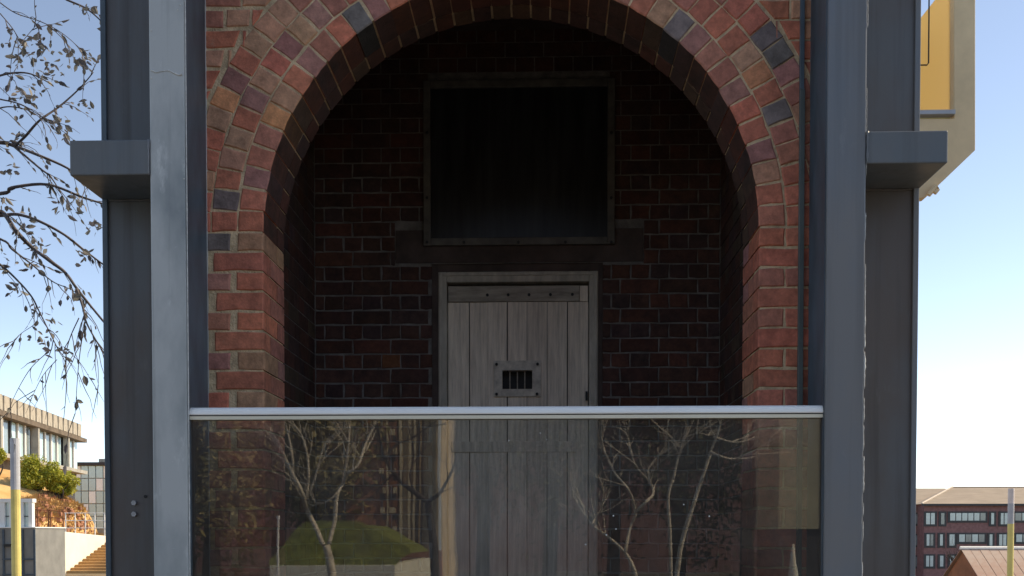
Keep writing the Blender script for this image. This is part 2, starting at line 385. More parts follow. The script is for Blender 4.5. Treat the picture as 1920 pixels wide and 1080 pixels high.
def shared(wid, hei, dep, top=None, n=6, soffit_shade=False):
    out = []
    for k in range(n):
        t = top if top else wid
        mb = outline_brick([(-wid / 2, -hei / 2), (wid / 2, -hei / 2), (t / 2, hei / 2), (-t / 2, hei / 2)], 0, dep)
        me = mb.mesh('brick', color=True); out.append(me)
        if soffit_shade:
            me.materials.append(M['brick']); me.materials.append(M['shaded_soffit'])
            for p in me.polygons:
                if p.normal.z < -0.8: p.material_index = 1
    return out
EXPL = []   # (px, py, class) of single bricks picked out in the photograph
def ex(cls, *pts):
    for p in pts: EXPL.append((p[0], p[1], cls))
ex('G', (673, 30), (488, 169), (423, 378), (1265, 46), (1443, 200), (1354, 5), (1426, 70), (1448, 99), (1440, 643), (410, 458))
ex('R', (645, 46), (555, 150), (470, 383), (465, 420), (527, 109), (458, 231), (430, 341), (414, 415), (453, 127), (1205, 14), (1393, 207),
   (1407, 241), (1311, 26), (1342, 48), (1366, 75), (1429, 164), (1480, 379), (1378, 22), (1405, 43))
ex('O', (622, 72), (518, 213), (426, 190), (1407, 135), (1458, 234))
ex('B', (594, 100), (534, 185), (569, 56), (507, 139), (446, 269), (437, 304), (541, 19), (518, 39), (474, 97), (409, 222), (1231, 22), (1313, 94),
   (1430, 309), (1434, 344), (1282, 10), (1388, 104), (1473, 307), (1480, 411), (465, 458))
ex('P', (576, 125), (474, 348), (595, 32), (548, 81), (472, 201), (437, 157), (1289, 70), (1376, 176), (1420, 279), (1469, 270), (1467, 130))
ex('D', (504, 241), (493, 281), (483, 313), (620, 16), (500, 67), (1337, 120), (1356, 149), (1439, 383), (1441, 416), (1478, 344), (1477, 166))
def pick(p, mix='RRRDDDBP', r=17):
    px, py = proj(p); best = None
    for (a, b, k) in EXPL:
        d = math.hypot(a - px, b - py)
        if d < r and (best is None or d < best[0]): best = (d, k)
    return brickcol(best[1] if best else rnd.choice(mix))

# ================================================================== GROUND
def gz(x, y):
    """height of the land: level round the tower, falling away to the right and behind, a bit to the left"""
    def sm(t): t = max(0, min(1, t)); return t * t * (3 - 2 * t)
    r = sm((x - 4) / 22) * sm((y - 12) / 40) * 4.6
    far = sm((y - 55) / 75) * sm((x + 4) / 30) * 5.5
    return -(r + far)
def ground():
    xs = [-3000, -900, -300, -120, -80, -60] + [-50 + i * 2.5 for i in range(45)] + [80, 120, 300, 900, 3000]
    ys = [-3000, -900, -300, -120, -80, -60] + [-50 + i * 2.5 for i in range(100)] + [230, 300, 500, 900, 3000]
    mb = MB(); n = len(xs)
    mb.v = [Vector((x, y, gz(x, y))) for y in ys for x in xs]
    mb.f = [(j * n + i, j * n + i + 1, (j + 1) * n + i + 1, (j + 1) * n + i) for j in range(len(ys) - 1) for i in range(n - 1)]
    mb.c = [(1, 1, 1)] * len(mb.f)
    o = mb.build('ground', M['dry'], org=(0, 0, 0), smooth=True); tag(o, kind='structure')
    p = MB().box(-34, 34, -48, 11, -0.06, 0.012).build('paving', M['asphalt']); tag(p, kind='structure')
ground()

# ================================================================== BRICK TOWER
YW, YB = 4.40, 5.98                     # front brick face, back brick face
CX = X(955, YW); CZ = Z(430, YW); RA = 1.058
FLOOR = 1.0; TOP = 6.2
XL, XR = X(300, YW), X(1552, YW)        # ends of the front wall (behind the posts)
AL, AR = X(590, YB), X(1350, YB)        # inside faces of the alcove
REV = 0.345                             # depth of the arch
CEIL = 4.5
C = 0.085                               # course height
tower = thing('brick_tower', (CX, 5.2, 0), 'old red brick tower with round arch over recessed plank door', 'tower')

# --- front wall: mortar body with arched opening
fw = MB(); y0, y1 = YW + 0.0055, YW + REV
NSEG = 56
arc = [(CX + (RA + 0.006) * math.cos(math.pi * i / NSEG), CZ + (RA + 0.006) * math.sin(math.pi * i / NSEG)) for i in range(NSEG + 1)]
def outer(i):
    a = math.pi * i / NSEG; c, s_ = math.cos(a), math.sin(a)
    t = 1e9
    if c > 1e-6: t = min(t, (XR - CX) / c)
    if c < -1e-6: t = min(t, (XL - CX) / c)
    if s_ > 1e-6: t = min(t, (TOP - CZ) / s_)
    return (CX + c * t, CZ + s_ * t)
for i in range(NSEG):
    a, b = arc[i], arc[i + 1]; c, d = outer(i + 1), outer(i)
    for yy in (y0, y1):
        pts = [(a[0], yy, a[1]), (d[0], yy, d[1]), (c[0], yy, c[1]), (b[0], yy, b[1])]
        fw.quad(pts if yy == y0 else pts[::-1])
        if abs(c[0] - d[0]) > 1e-4 and abs(c[1] - d[1]) > 1e-4:      # corner piece
            k = (XR if (c[0] + d[0]) / 2 > CX else XL, yy, TOP); fw.quad([(d[0], yy, d[1]), k, (c[0], yy, c[1])])
    fw.quad([(a[0], y0, a[1]), (b[0], y0, b[1]), (b[0], y1, b[1]), (a[0], y1, a[1])])
for (xa, xb) in ((XL, CX - RA - 0.006), (CX + RA + 0.006, XR)):
    fw.box(xa, xb, y0, y1, 0, CZ)
front = fw.build('front_wall', M['mortar'], tower, org=(CX, YW, 0), fix=False)

# --- voussoirs, three rings
PITCHR = 0.1155
for ring in range(3):
    r0 = RA + ring * PITCHR; ln = PITCHR - 0.0068
    n = round(math.pi * r0 / 0.0865)
    wi = math.pi * r0 / n - 0.0066; wo = math.pi * (r0 + ln) / n - 0.0072
    ms = shared(wi, ln, 0.222 if ring == 0 else 0.11, top=wo, soffit_shade=ring == 0)
    for i in range(n):
        a = math.pi * (i + 0.5) / n + U(-0.002, 0.002)
        r = r0 + ln / 2 + U(-0.002, 0.002)
        p = Vector((CX + r * math.cos(a), YW + U(-0.002, 0.002), CZ + r * math.sin(a)))
        px, _ = proj(p)
        if p.x > XR - 0.02 or p.x < XL + 0.02: continue
        o = put('voussoir', rnd.choice(ms), M['brick'], p, front, rot=(0, math.pi / 2 - a, U(-0.006, 0.006)))
        o.color = (*pick(p), 1)
ROUT = RA + 3 * PITCHR
# --- jamb and spandrel bricks
HDR, STR = 0.108, 0.225
hmesh = shared(0.106, 0.0755, 0.222); smesh = shared(0.222, 0.0755, 0.106)
rest_front = MB()     # joined bricks of the front wall that do not show singly
def place_rect(xa, xb, za, zb, depth, single=True, y=YW, colr=None, mixc='RRRDDBP', jit=0.0):
    cx, cz = (xa + xb) / 2, (za + zb) / 2
    p = Vector((cx, y + U(-0.002, 0.002), cz))
    c = colr or pick(p, mixc)
    base, ms = (0.106, hmesh) if (xb - xa) < 0.165 else (0.222, smesh)
    if single:
        o = put('brick', rnd.choice(ms), M['brick'], p, front, rot=(0, U(-jit, jit), 0), scale=((xb - xa) / base, 1, (zb - za) / 0.0755))
        o.color = (*c, 1)
    else:
        rest_front.box(xa, xb, y, y + depth, za, zb, c)
JL, JR = CX - RA, CX + RA
kz = 0; z = CZ - 0.004
row = 0
while z > 0.1:
    za, zb = z - C + 0.0095, z; show = zb > 0.95
    even = row % 2 == 1
    # left jamb: worn edges, wide mortar
    lx = X(381, YW)
    if row == 0:
        place_rect(lx, lx + 0.118, za, zb, 0.1, show, colr=brickcol('G')); place_rect(JL - 0.112, JL, za, zb, 0.2, show, colr=brickcol('B'))
    elif even:
        place_rect(JL - 0.212 + U(-0.006, 0.01), JL, za, zb, 0.1, show, jit=0.006, mixc='RRRRD')
    else:
        e = JL - 0.112 + U(-0.012, 0.006)
        place_rect(lx - 0.02, e - 0.022 - U(0, 0.012), za, zb + U(-0.006, 0), 0.1, show, jit=0.01, mixc='RRDDP')
        place_rect(e, JL, za, zb, 0.2, show, mixc='RRDDB')
    place_rect(XL + 0.005, lx - 0.032, za, zb, 0.1, False)
    # right jamb
    rx = X(1497, YW)
    if even: place_rect(JR, JR + 0.222, za, zb, 0.1, show, mixc='RRRDD')
    else:
        place_rect(JR, JR + 0.106, za, zb, 0.2, show, mixc='RRDDD'); place_rect(JR + 0.115, JR + 0.222, za, zb, 0.2, show, mixc='RRDD')
    place_rect(JR + 0.232, XR - 0.004, za, zb, 0.1, show and zb > 1.4, mixc='DDPB')
    # second row of the reveal, behind the front bricks
    for sx in (-1, 1):
        xe = JL if sx < 0 else JR
        q0, q1 = (0.118, REV) if even else (0.232, REV)
        xa, xb = (xe - 0.1, xe + U(-0.001, 0.001)) if sx < 0 else (xe + U(-0.001, 0.001), xe + 0.1)
        rest_front.box(xa, xb, YW + q0, YW + q1 + 0.002, za, zb, brickcol(rnd.choice('RDDPB')))
    z -= C; row += 1
# second row of the soffit
soff = MB()
n = 38
for i in range(n):
    a0 = math.pi * (i + 0.06) / n; a1 = math.pi * (i + 0.94) / n
    for (ya, yb) in ((0.232, REV + 0.002),):
        pts = []
        for yy in (YW + ya, YW + yb):
            for (r, a) in ((RA + U(-.001, .001), a0), (RA, a1), (RA + 0.1, a1), (RA + 0.1, a0)):
                pts.append((CX + r * math.cos(a), yy, CZ + r * math.sin(a)))
        soff.hexa(pts, brickcol(rnd.choice('RDPB')))
# spandrels: courses above the springing, cut to the outer ring
z = CZ + 0.02; row = 0
while z < TOP - 0.1:
    za, zb = z, z + C - 0.0095
    for side in (-1, 1):
        wallend = (X(379, YW) - 0.05) if side < 0 else XR - 0.004
        def cut(zz):
            h = zz - CZ
            return math.sqrt(max(0, (ROUT + 0.008) ** 2 - h * h)) if h < ROUT + 0.008 else 0.0
        lim_a, lim_b = CX + side * cut(za), CX + side * cut(zb)
        x = wallend; k = row % 2
        while True:
            L_ = (STR if (row + (0 if side < 0 else 1)) % 2 else HDR) * U(0.94, 1.03) if k else 0.16
            k = 1
            nx = x - side * L_
            stop_a = (nx - lim_a) * side < 0.0; stop_b = (nx - lim_b) * side < 0.0
            ea, eb = (lim_a if stop_a else nx), (lim_b if stop_b else nx)
            if (x - eb) * side < 0.012 and (x - ea) * side < 0.012: break
            m_ = 0.007 if side > 0 else U(0.007, 0.016)
            eb2 = eb + side * m_ * 0.6; ea2 = ea + side * m_ * 0.6; x2 = x - side * m_ * 0.6
            if (x2 - ea2) * side < 0.004: ea2 = x2 - side * 0.004
            if (x2 - eb2) * side < 0.004: eb2 = x2 - side * 0.004
            zz0, zz1 = za + (U(0, 0.006) if side < 0 else 0), zb - (U(0, 0.006) if side < 0 else 0)
            poly = [(ea2, zz0), (x2, zz0), (x2, zz1), (eb2, zz1)] if side > 0 else [(x2, zz0), (ea2, zz0), (eb2, zz1), (x2, zz1)]
            ctr = Vector((sum(q[0] for q in poly) / 4, YW, sum(q[1] for q in poly) / 4))
            vis = proj(ctr)[1] > -60
            if vis:
                mb = outline_brick([(q[0] - ctr.x, q[1] - ctr.z) for q in poly], 0, 0.1, jit=0.003 if side < 0 else 0.0016)
                o = put('brick', mb.mesh('brick', color=True), M['brick'], ctr, front); o.color = (*pick(ctr, 'RRDDPB'), 1)
            else:
                rest_front.prism([(q[0], YW, q[1]) for q in poly], (0, 0.1, 0), brickcol(rnd.choice('RRDDPB')))
            x = nx
            if stop_a and stop_b: break
            if (x - CX) * side < 0.02: break
    z += C; row += 1
o = soff.build('soffit_brickwork', M['shaded_soffit'], front, org=(CX, YW, CZ), color=True); o['kind'] = 'stuff'; o.color = (1, 1, 1, 1)
o = rest_front.build('brickwork', M['brick'], front, org=(CX, YW, 0), color=True); o['kind'] = 'stuff'; o.color = (1, 1, 1, 1)

# --- alcove: mortar shell
D0, D1, DT = X(809, YB), X(1131, YB), Z(493, YB)          # door opening in the back wall
ym = YB + 0.005
bw = MB()
bw.box(AL - 0.3, D0, ym, YB + 0.25, FLOOR - 0.1, CEIL)
bw.box(D1, AR + 0.25, ym, YB + 0.25, FLOOR - 0.1, CEIL)
bw.box(D0, D1, ym, YB + 0.25, DT, CEIL)
back = bw.build('back_wall', M['shaded_mortar'], tower, org=(CX, YB, FLOOR))
sw = MB(); sw.box(AL - 0.3, AL - 0.004, YW + REV, ym, 0, CEIL); left_w = sw.build('side_wall', M['shaded_mortar'], tower)
sw = MB(); sw.box(AR + 0.004, AR + 0.25, YW + REV, ym, 0, CEIL); right_w = sw.build('side_wall', M['shaded_mortar'], tower)
MB().box(AL - 0.3, AR + 0.25, YW + REV, YB + 0.25, CEIL, CEIL + 0.2).build('ceiling', M['render'], tower)
MB().box(XL, XR, YW + REV + 0.02, YB + 0.25, CEIL + 0.2, TOP).build('upper_storey', M['shaded_mortar'], tower)
MB().box(JL, JR, YG - 0.06, YB + 0.3, FLOOR - 0.16, FLOOR).build('landing_slab', M['floor'], tower)
MB().box(JL + 0.05, JR - 0.05, YW + 0.5, YB + 0.25, 0, FLOOR - 0.16).build('base', M['shaded_mortar'], tower)
# lintel and surround of plaster
LX0, LX1, LZ0, LZ1 = X(742, YB), X(1206, YB), DT + 0.004, Z(430, YB)
PX0, PX1, PZ0, PZ1 = X(795, YB), X(1152, YB), Z(461, YB), Z(152, YB)      # panel outer frame
MB().box(LX0, LX1, YB - 0.002, YB + 0.06, LZ0, LZ1).build('lintel', M['render'], tower, bevel=0.004)
# --- back wall bricks, English bond
hm2 = shared(0.1045, 0.0765, 0.05); sm2 = shared(0.218, 0.0765, 0.05)
cand = []
zb0 = Z(771, YB)            # a bed joint at photo y 771
z = zb0 - 12 * C; row = 0
def segs(a, b, holes):
    out = [(a, b)]
    for (h0, h1) in holes:
        n_ = []
        for (p, q) in out:
            if h1 <= p or h0 >= q: n_.append((p, q)); continue
            if h0 - p > 0.012: n_.append((p, h0))
            if q - h1 > 0.012: n_.append((h1, q))
        out = n_
    return out
while z < CEIL - 0.02:
    za, zb = z, z + C - 0.0085
    holes = []
    if zb > FLOOR - 0.2 and za < DT: holes.append((D0 + 0.002, D1 - 0.002))
    if zb > LZ0 and za < LZ1: holes.append((LX0 - 0.004, LX1 + 0.004))
    if zb > PZ0 and za < PZ1: holes.append((PX0 + 0.03, PX1 - 0.03))
    x = AL; stretcher = row % 2 == 0
    if stretcher: st = [0.2225] * 12
    else: st = [0.058] + [0.1113] * 24
    for L_ in st:
        a, b = x + 0.0035, min(x + L_ - 0.0035, AR - 0.002); x += L_
        if b - a < 0.02: break
        for (p, q) in segs(a, b, holes):
            if q - p < 0.02: continue
            zt = zb
            if za < DT < zb and p < D1 and q > D0: pass
            cand.append((p, q, za, zt))
    z += C; row += 1
def bscore(t):
    px, py = proj(((t[0] + t[1]) / 2, YB, (t[2] + t[3]) / 2))
    return (t[1] - t[0]) - (10 if py > 1090 or py < 250 else 0) - (0.3 if py < 330 else 0) + 0.0003 * py
cand.sort(key=bscore, reverse=True)
rest_back = MB(); nb = 0
for i, (xa, xb, za, zb) in enumerate(cand):
    c = brickcol(rnd.choice('RRDDDP'), 0.2); c = tuple(v * f for v, f in zip(c, (.18, .225, .25)))  # palette scaled down so the colour holds the alcove's shade
    px, py = proj(((xa + xb) / 2, YB, (za + zb) / 2))
    if abs(px - 740) < 14 and abs(py - 683) < 12: c = (0.20, 0.075, 0.035)
    if nb < 290 and py > 225 and py < 1095:
        base, ms = (0.1045, hm2) if (xb - xa) < 0.16 else (0.218, sm2)
        o = put('brick', rnd.choice(ms), M['shaded_brick'], ((xa + xb) / 2, YB + U(-0.0015, 0.0015), (za + zb) / 2), back, scale=((xb - xa) / base, 1, (zb - za) / 0.0765))
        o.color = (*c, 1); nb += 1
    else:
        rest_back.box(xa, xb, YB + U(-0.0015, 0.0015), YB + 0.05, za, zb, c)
o = rest_back.build('brickwork', M['shaded_brick'], back, org=(CX, YB, FLOOR), color=True); o['kind'] = 'stuff'; o.color = (1, 1, 1, 1)
# --- side wall bricks, strongly foreshortened
for (xw, sx, par) in ((AL, -1, left_w), (AR, 1, right_w)):
    mb = MB(); z = zb0 - 12 * C; row = 0
    while z < CEIL - 0.02:
        y = YW + REV + 0.004; L_ = STR if row % 2 else HDR
        if row % 2: y -= 0.055
        while y < YB - 0.01:
            c = tuple(v * f for v, f in zip(brickcol(rnd.choice('RRDDPB'), 0.2), (.18, .225, .25))); j = U(-0.0012, 0.0012)  # same shade-darkened palette as the back wall
            a, b = max(y, YW + REV + 0.003), min(y + L_ - 0.0085, YB - 0.003)
            if b - a > 0.01:
                xi = xw + j
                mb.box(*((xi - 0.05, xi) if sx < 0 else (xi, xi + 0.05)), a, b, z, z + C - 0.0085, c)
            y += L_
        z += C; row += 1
    o = mb.build('brickwork', M['shaded_brick'], par, org=(xw, YW + 1, 1), color=True); o['kind'] = 'stuff'; o.color = (1, 1, 1, 1)

# --- metal panel over the door
yp = YB - 0.018
shutter = MB().box(PX0 + 0.035, PX1 - 0.035, yp + 0.012, YB + 0.03, PZ0 + 0.035, PZ1 - 0.035).build('window_panel', M['panel'], tower)
FT = 0.042
for (a, b, c, d) in ((PX0, PX0 + FT, PZ0, PZ1), (PX1 - FT, PX1, PZ0, PZ1), (PX0 + FT, PX1 - FT, PZ0, PZ0 + FT), (PX0 + FT, PX1 - FT, PZ1 - FT, PZ1)):
    box('frame_bar', M['panel_frame'], shutter, a, b, yp - 0.006, YB + 0.004, c, d, bevel=0.003)
bn = MB().tube([(0, 0, 0), (0, -0.009, 0)], 0.0085, 8)
bolt_me = bn.mesh('bolt'); bolt_me.materials.append(M['dark'])
for (px, py) in ((801, 250), (801, 372), (801, 455), (870, 455), (972, 455), (1060, 455), (1146, 455), (1146, 372), (1146, 250)):
    put('bolt', bolt_me, None, (X(px, yp, py), yp - 0.006, Z(py, yp, px)), shutter)

# --- door and frame
FX0, FX1, FZ = X(821, YB), X(1122, YB), Z(508, YB)
LX_0, LX_1, LZT = X(840, YB + 0.05), X(1103, YB + 0.05), Z(535, YB + 0.05)
yf = YB + 0.012
dframe = MB().box(FX0, LX_0 - 0.004, yf, YB + 0.13, FLOOR, FZ).build('door_frame', M['frame'], tower, bevel=0.004)
box('jamb', M['frame'], dframe, LX_1 + 0.004, FX1, yf, YB + 0.13, FLOOR, FZ, bevel=0.004)
box('head', M['frame'], dframe, LX_0 - 0.004, LX_1 + 0.004, yf, YB + 0.13, LZT + 0.012, FZ, bevel=0.004)
# moulding beads on the frame
box('bead', M['frame'], dframe, FX0 + 0.006, FX0 + 0.024, yf - 0.008, yf, FLOOR, FZ - 0.006, bevel=0.003)
box('bead', M['frame'], dframe, FX1 - 0.024, FX1 - 0.006, yf - 0.008, yf, FLOOR, FZ - 0.006, bevel=0.003)
box('bead', M['frame'], dframe, FX0 + 0.024, FX1 - 0.024, yf - 0.008, yf, FZ - 0.024, FZ - 0.006, bevel=0.003)
box('infill', M['render'], dframe, D0 + 0.001, FX0, YB + 0.02, YB + 0.13, FLOOR, DT)  # dark strip stands in for the shadow around the frame
box('infill', M['render'], dframe, FX1, D1 - 0.001, YB + 0.02, YB + 0.13, FLOOR, DT)
box('infill', M['render'], dframe, FX0, FX1, YB + 0.02, YB + 0.13, FZ, DT)
yd = YB + 0.055
# door core, with the hatch hole left open
HX0, HX1, HZ0, HZ1 = X(942, yd), X(998, yd), Z(730, yd), Z(695, yd)
core = MB()
for (a, b, c, d) in ((LX_0, HX0, FLOOR + 0.01, LZT), (HX1, LX_1, FLOOR + 0.01, LZT), (HX0, HX1, FLOOR + 0.01, HZ0), (HX0, HX1, HZ1, LZT)):
    core.box(a, b, yd + 0.024, yd + 0.045, c, d)
door = core.build('door', M['dark'], tower, org=((LX_0 + LX_1) / 2, yd, FLOOR))
edges = [LX_0] + [X(p, yd) for p in (880, 914.5, 951, 988, 1026, 1064)] + [LX_1]
gaps = [0, 0.006, 0.0015, 0.007, 0.0028, 0.003, 0.006, 0]
TR0 = Z(566, yd)
for i in range(7):
    a, b = edges[i] + gaps[i] / 2, edges[i + 1] - gaps[i + 1] / 2
    f = yd + U(-0.003, 0.003); mb = MB()
    zs = [(FLOOR + 0.01, TR0 - 0.002)]
    if a < HX1 and b > HX0:
        if a >= HX0 - 0.001 and b <= HX1 + 0.001: rects = [(a, b, FLOOR + 0.01, HZ0), (a, b, HZ1, TR0 - 0.002)]
        elif a < HX0: rects = [(a, HX0, HZ0, HZ1), (a, b, FLOOR + 0.01, HZ0), (a, b, HZ1, TR0 - 0.002)]
        else: rects = [(HX1, b, HZ0, HZ1), (a, b, FLOOR + 0.01, HZ0), (a, b, HZ1, TR0 - 0.002)]
    else: rects = [(a, b, *zs[0])]
    for (p, q, r, s_) in rects: mb.box(p, q, f, yd + 0.024, r, s_)
    mb.build('plank', M['door'], door, org=((a + b) / 2, yd, FLOOR))
box('top_rail', M['rail_wood'], door, LX_0 + 0.002, X(1086, yd), yd - 0.012, yd + 0.02, TR0, LZT - 0.004, bevel=0.003)
box('stile_end', M['door'], door, X(1087, yd), LX_1 - 0.002, yd - 0.004, yd + 0.02, TR0, LZT - 0.004, bevel=0.002)
for px in (914, 953, 992, 1032, 1073): put('bolt', bolt_me, None, (X(px, yd), yd - 0.012, Z(554, yd)), door)
box('ledge', M['door'], door, X(846, yd), X(1082, yd), yd - 0.008, yd - 0.0035, Z(848, yd), Z(828, yd), bevel=0.002)
# hatch plate
hp = MB(); hx0, hx1, hz0, hz1 = X(926, yd), X(1014, yd), Z(744, yd), Z(677, yd); yh = yd - 0.014
for (a, b, c, d) in ((hx0, HX0, hz0, hz1), (HX1, hx1, hz0, hz1), (HX0, HX1, hz0, HZ0), (HX0, HX1, HZ1, hz1)): hp.box(a, b, yh, yd - 0.002, c, d)
hp.build('hatch_plate', M['plate'], door)
for (px, py) in ((931, 683), (1008, 683), (931, 739), (1007, 739)): put('bolt', bolt_me, None, (X(px, yh), yh, Z(py, yh)), door)
for px in (956, 970, 984):
    b = MB().tube([(X(px, yd), yd + 0.012, HZ0), (X(px, yd), yd + 0.012, HZ1)], 0.004, 6); b.build('hatch_bar', M['rail_wood'], door)
box('hatch_back', M['dark'], door, HX0 - 0.01, HX1 + 0.01, yd + 0.047, yd + 0.055, HZ0 - 0.01, HZ1 + 0.01)
MB().box(D0 - .05, D1 + .05, YB + 0.255, YB + 0.265, FLOOR - .1, DT + .1).build('light_stop', M['dark'], door)  # sheet added to stop light leaking through the door gaps
box('latch', M['dark'], door, X(1098, yd), X(1102, yd), yd - 0.02, yd - 0.005, Z(752, yd), Z(735, yd))

# --- metal angle at the right end of the brick face
box('edge_strip', M['strip'], tower, X(1498, YW - 0.02), X(1507, YW - 0.02), YW - 0.022, YW + 0.004, FLOOR, Z(178, YW), bevel=0.002)
box('edge_strip', M['navy'], tower, X(1498, YW - 0.02), X(1506, YW - 0.02), YW - 0.016, YW + 0.004, Z(178, YW) + 0.002, TOP, bevel=0.002)
box('edge_strip', M['strip'], tower, X(378, YW - 0.02), X(383, YW - 0.02), YW - 0.016, YW + 0.004, FLOOR, TOP, bevel=0.002)

# ================================================================== STEEL COLUMNS
YP = 4.13                                # front face of the posts
YO = 4.43                                # face of the outer plate
def column(label, px_in, px_seam, px_out, post_mat, br, side):
    xi, xs, xo = X(px_in, YP), X(px_seam, YP), X(px_out, YO)
    xs_o = X(px_seam, YO)
    t = thing('steel_column', ((xi + xo) / 2, YO, 0), label, 'column', 'steel columns either side of the arch')
    lo, hi = sorted((xi + (0.004 * side), xs))
    box('post', post_mat, t, lo, hi, YP, YP + 0.33, 0, TOP, bevel=0.006)
    # dark inner side of the post
    a, b = sorted((xi, xi + 0.0035 * side)); box('side_plate', M['navy'], t, a, b, YP + 0.012, YW - 0.024, 0, TOP)
    lo, hi = sorted((xs - side * 0.03, xo)); box('outer_plate', M['steel_warm'], t, lo, hi, YO, YO + 0.30, 0, TOP, bevel=0.008)
    # folded lip on the outer edge
    lo, hi = sorted((xo - side * 0.028, xo - side * 0.004)); box('edge_lip', M['navy'] if side < 0 else M['steel'], t, lo, hi, YO - 0.012, YO - 0.0005, 0, TOP, bevel=0.003)
    # bracket
    pxa, pxb, pya, pyb = br; yb = YO - 0.305
    a, b = sorted((X(pxa, yb, pya), xs + side * 0.003))
    brk = box('bracket', M['bracket'], t, a, b, yb, YO + 0.1, Z(pyb, yb, pxa), Z(pya, yb, pxa), bevel=0.005)
    zb1 = Z(pyb, yb, pxa); xw_ = sorted((xs + side * .012, xo - side * .03))
    MB().tube([(xw_[0] + (xw_[1] - xw_[0]) * k / 14, YO - .003, zb1 - .004 + U(-.002, .002)) for k in range(15)], [U(.004, .007) for k in range(15)], 6).build('weld_bead', M['steel_warm'], t, smooth=True)
    MB().tube([(xs + side * .004, yb + .003, zb1 + (Z(pya, yb, pxa) - zb1) * k / 10) for k in range(11)], [U(.003, .006) for k in range(11)], 6).build('weld_bead', M['steel'], t, smooth=True)
    return t, xi, xs, xo, xs_o
cl = column('grey steel column left of the arch with mottled galvanised post and two pale bolt heads', 351, 283, 193, M['galv'], (130, 280, 263, 329), -1)
cr = column('grey steel column right of the arch with white dripped sealant along its seam', 1547, 1622, 1722, M['steel'], (1778, 1625, 244, 305), 1)
# sealant bead on the right column
zz = 0.9; mb = MB()
while zz < TOP:
    low = zz < 2.3
    l = U(0.02, 0.16) if low else U(0.1, 0.6); n = max(3, int(l / 0.012)); r0_ = U(0.0008, 0.0026) if low else U(0.0006, 0.0014)
    xo_ = U(-.0012, .0012)
    mb.tube([(cr[2] + 0.0012 + xo_ + U(-.0006, .0006), YP + 0.002, zz + l * k / n) for k in range(n + 1)],
            [r0_ * (0.2 if k in (0, n) else (U(0.5, 1.2) if U(0, 1) < .85 else U(1.4, 2.3))) for k in range(n + 1)], 6)
    zz += l + (U(0.0, 0.09) if low else U(0, .25))
mb.build('sealant_bead', M['seal'], cr[0], smooth=True)
# paint drip across the left post, blobs, pale strip imitating the edge highlight
def lp(px, py): return at(px, py, YP - 0.0008)
mb = MB(); mb.tube([lp(284, 131), lp(292, 136), lp(305, 133), lp(316, 132), lp(326, 137), lp(336, 141), lp(341, 139)], [.004, .0025, .002, .0022, .0025, .0035, .007], 6)
mb.build('paint_drip', M['seal'], cl[0], smooth=True)
for (px, py, r) in ((283.5, 146, .004), (283.5, 57, .004), (338, 9, .004), (333, 18, .0025), (289, 690, .0025), (345, 335, .003)):
    p = lp(px, py); MB().tube([p + Vector((0, .002, 0)), p, p + Vector((0, -.0015, 0))], [r, r, r * .5], 8).build('paint_spot', M['seal'], cl[0])
mb = MB(); mb.tube([(cl[1] + 0.0005, YP + 0.004, 1.0 + k * 0.1) for k in range(52)], [0.0022 * U(0.7, 1.3) for k in range(52)], 6)
mb.build('edge_highlight', M['seal'], cl[0], smooth=True)
for (px, py) in ((252, 943), (252, 964)):
    p = at(px, py, YO - 0.0005); MB().tube([p, p + Vector((0, -.010, 0))], 0.0115, 6).build('bolt_head', M['bolt'], cl[0])
p = at(273, 931, YO - 0.0005); MB().tube([p, p + Vector((0, -.004, 0))], 0.007, 10).build('plug', M['dark'], cl[0])

# ================================================================== GLASS BALUSTRADE
gx0, gx1 = X(353, YG, 780), X(1545, YG, 780)
bal = thing('glass_balustrade', ((gx0 + gx1) / 2, YG, FLOOR), 'clear glass balustrade with white metal top rail between the two columns', 'balustrade')
rz0, rz1 = Z(785, YG - 0.02), Z(761, YG - 0.02)
MB().box(gx0 + 0.006, gx1 - 0.006, YG - 0.006, YG + 0.006, FLOOR + 0.002, rz0 + 0.012).build('glass_pane', M['glass'], bal)
hgt = rz1 - rz0
zl_ = rz0 + hgt * .36; hh_ = rz1 - zl_; prof_ = [(YG - 0.026, zl_)]
for k in range(9):
    t_ = math.pi * k / 8; prof_.append((YG - 0.026 * math.cos(t_) - (.002 * math.cos(t_)), zl_ + hh_ * (.12 + .88 * math.sin(t_))))
prof_.append((YG + 0.026, zl_))
ra = MB().prism([(gx0, y_, z_) for (y_, z_) in prof_], (gx1 - gx0, 0, 0))
rail = ra.build('top_rail', M['alu'], bal)
MB().box(gx0 + .001, gx1 - .001, YG - 0.018, YG + 0.018, rz0 + hgt * .27, rz0 + hgt * .36).build('groove', M['dark'], rail)
MB().box(gx0 + .001, gx1 - .001, YG - 0.024, YG - 0.0075, rz0, rz0 + hgt * .27).build('lower_lip', M['alu_ground_tint'], rail)
MB().box(gx0 + .001, gx1 - .001, YG + 0.0075, YG + 0.024, rz0, rz0 + hgt * .27).build('lower_lip', M['alu_ground_tint'], rail)

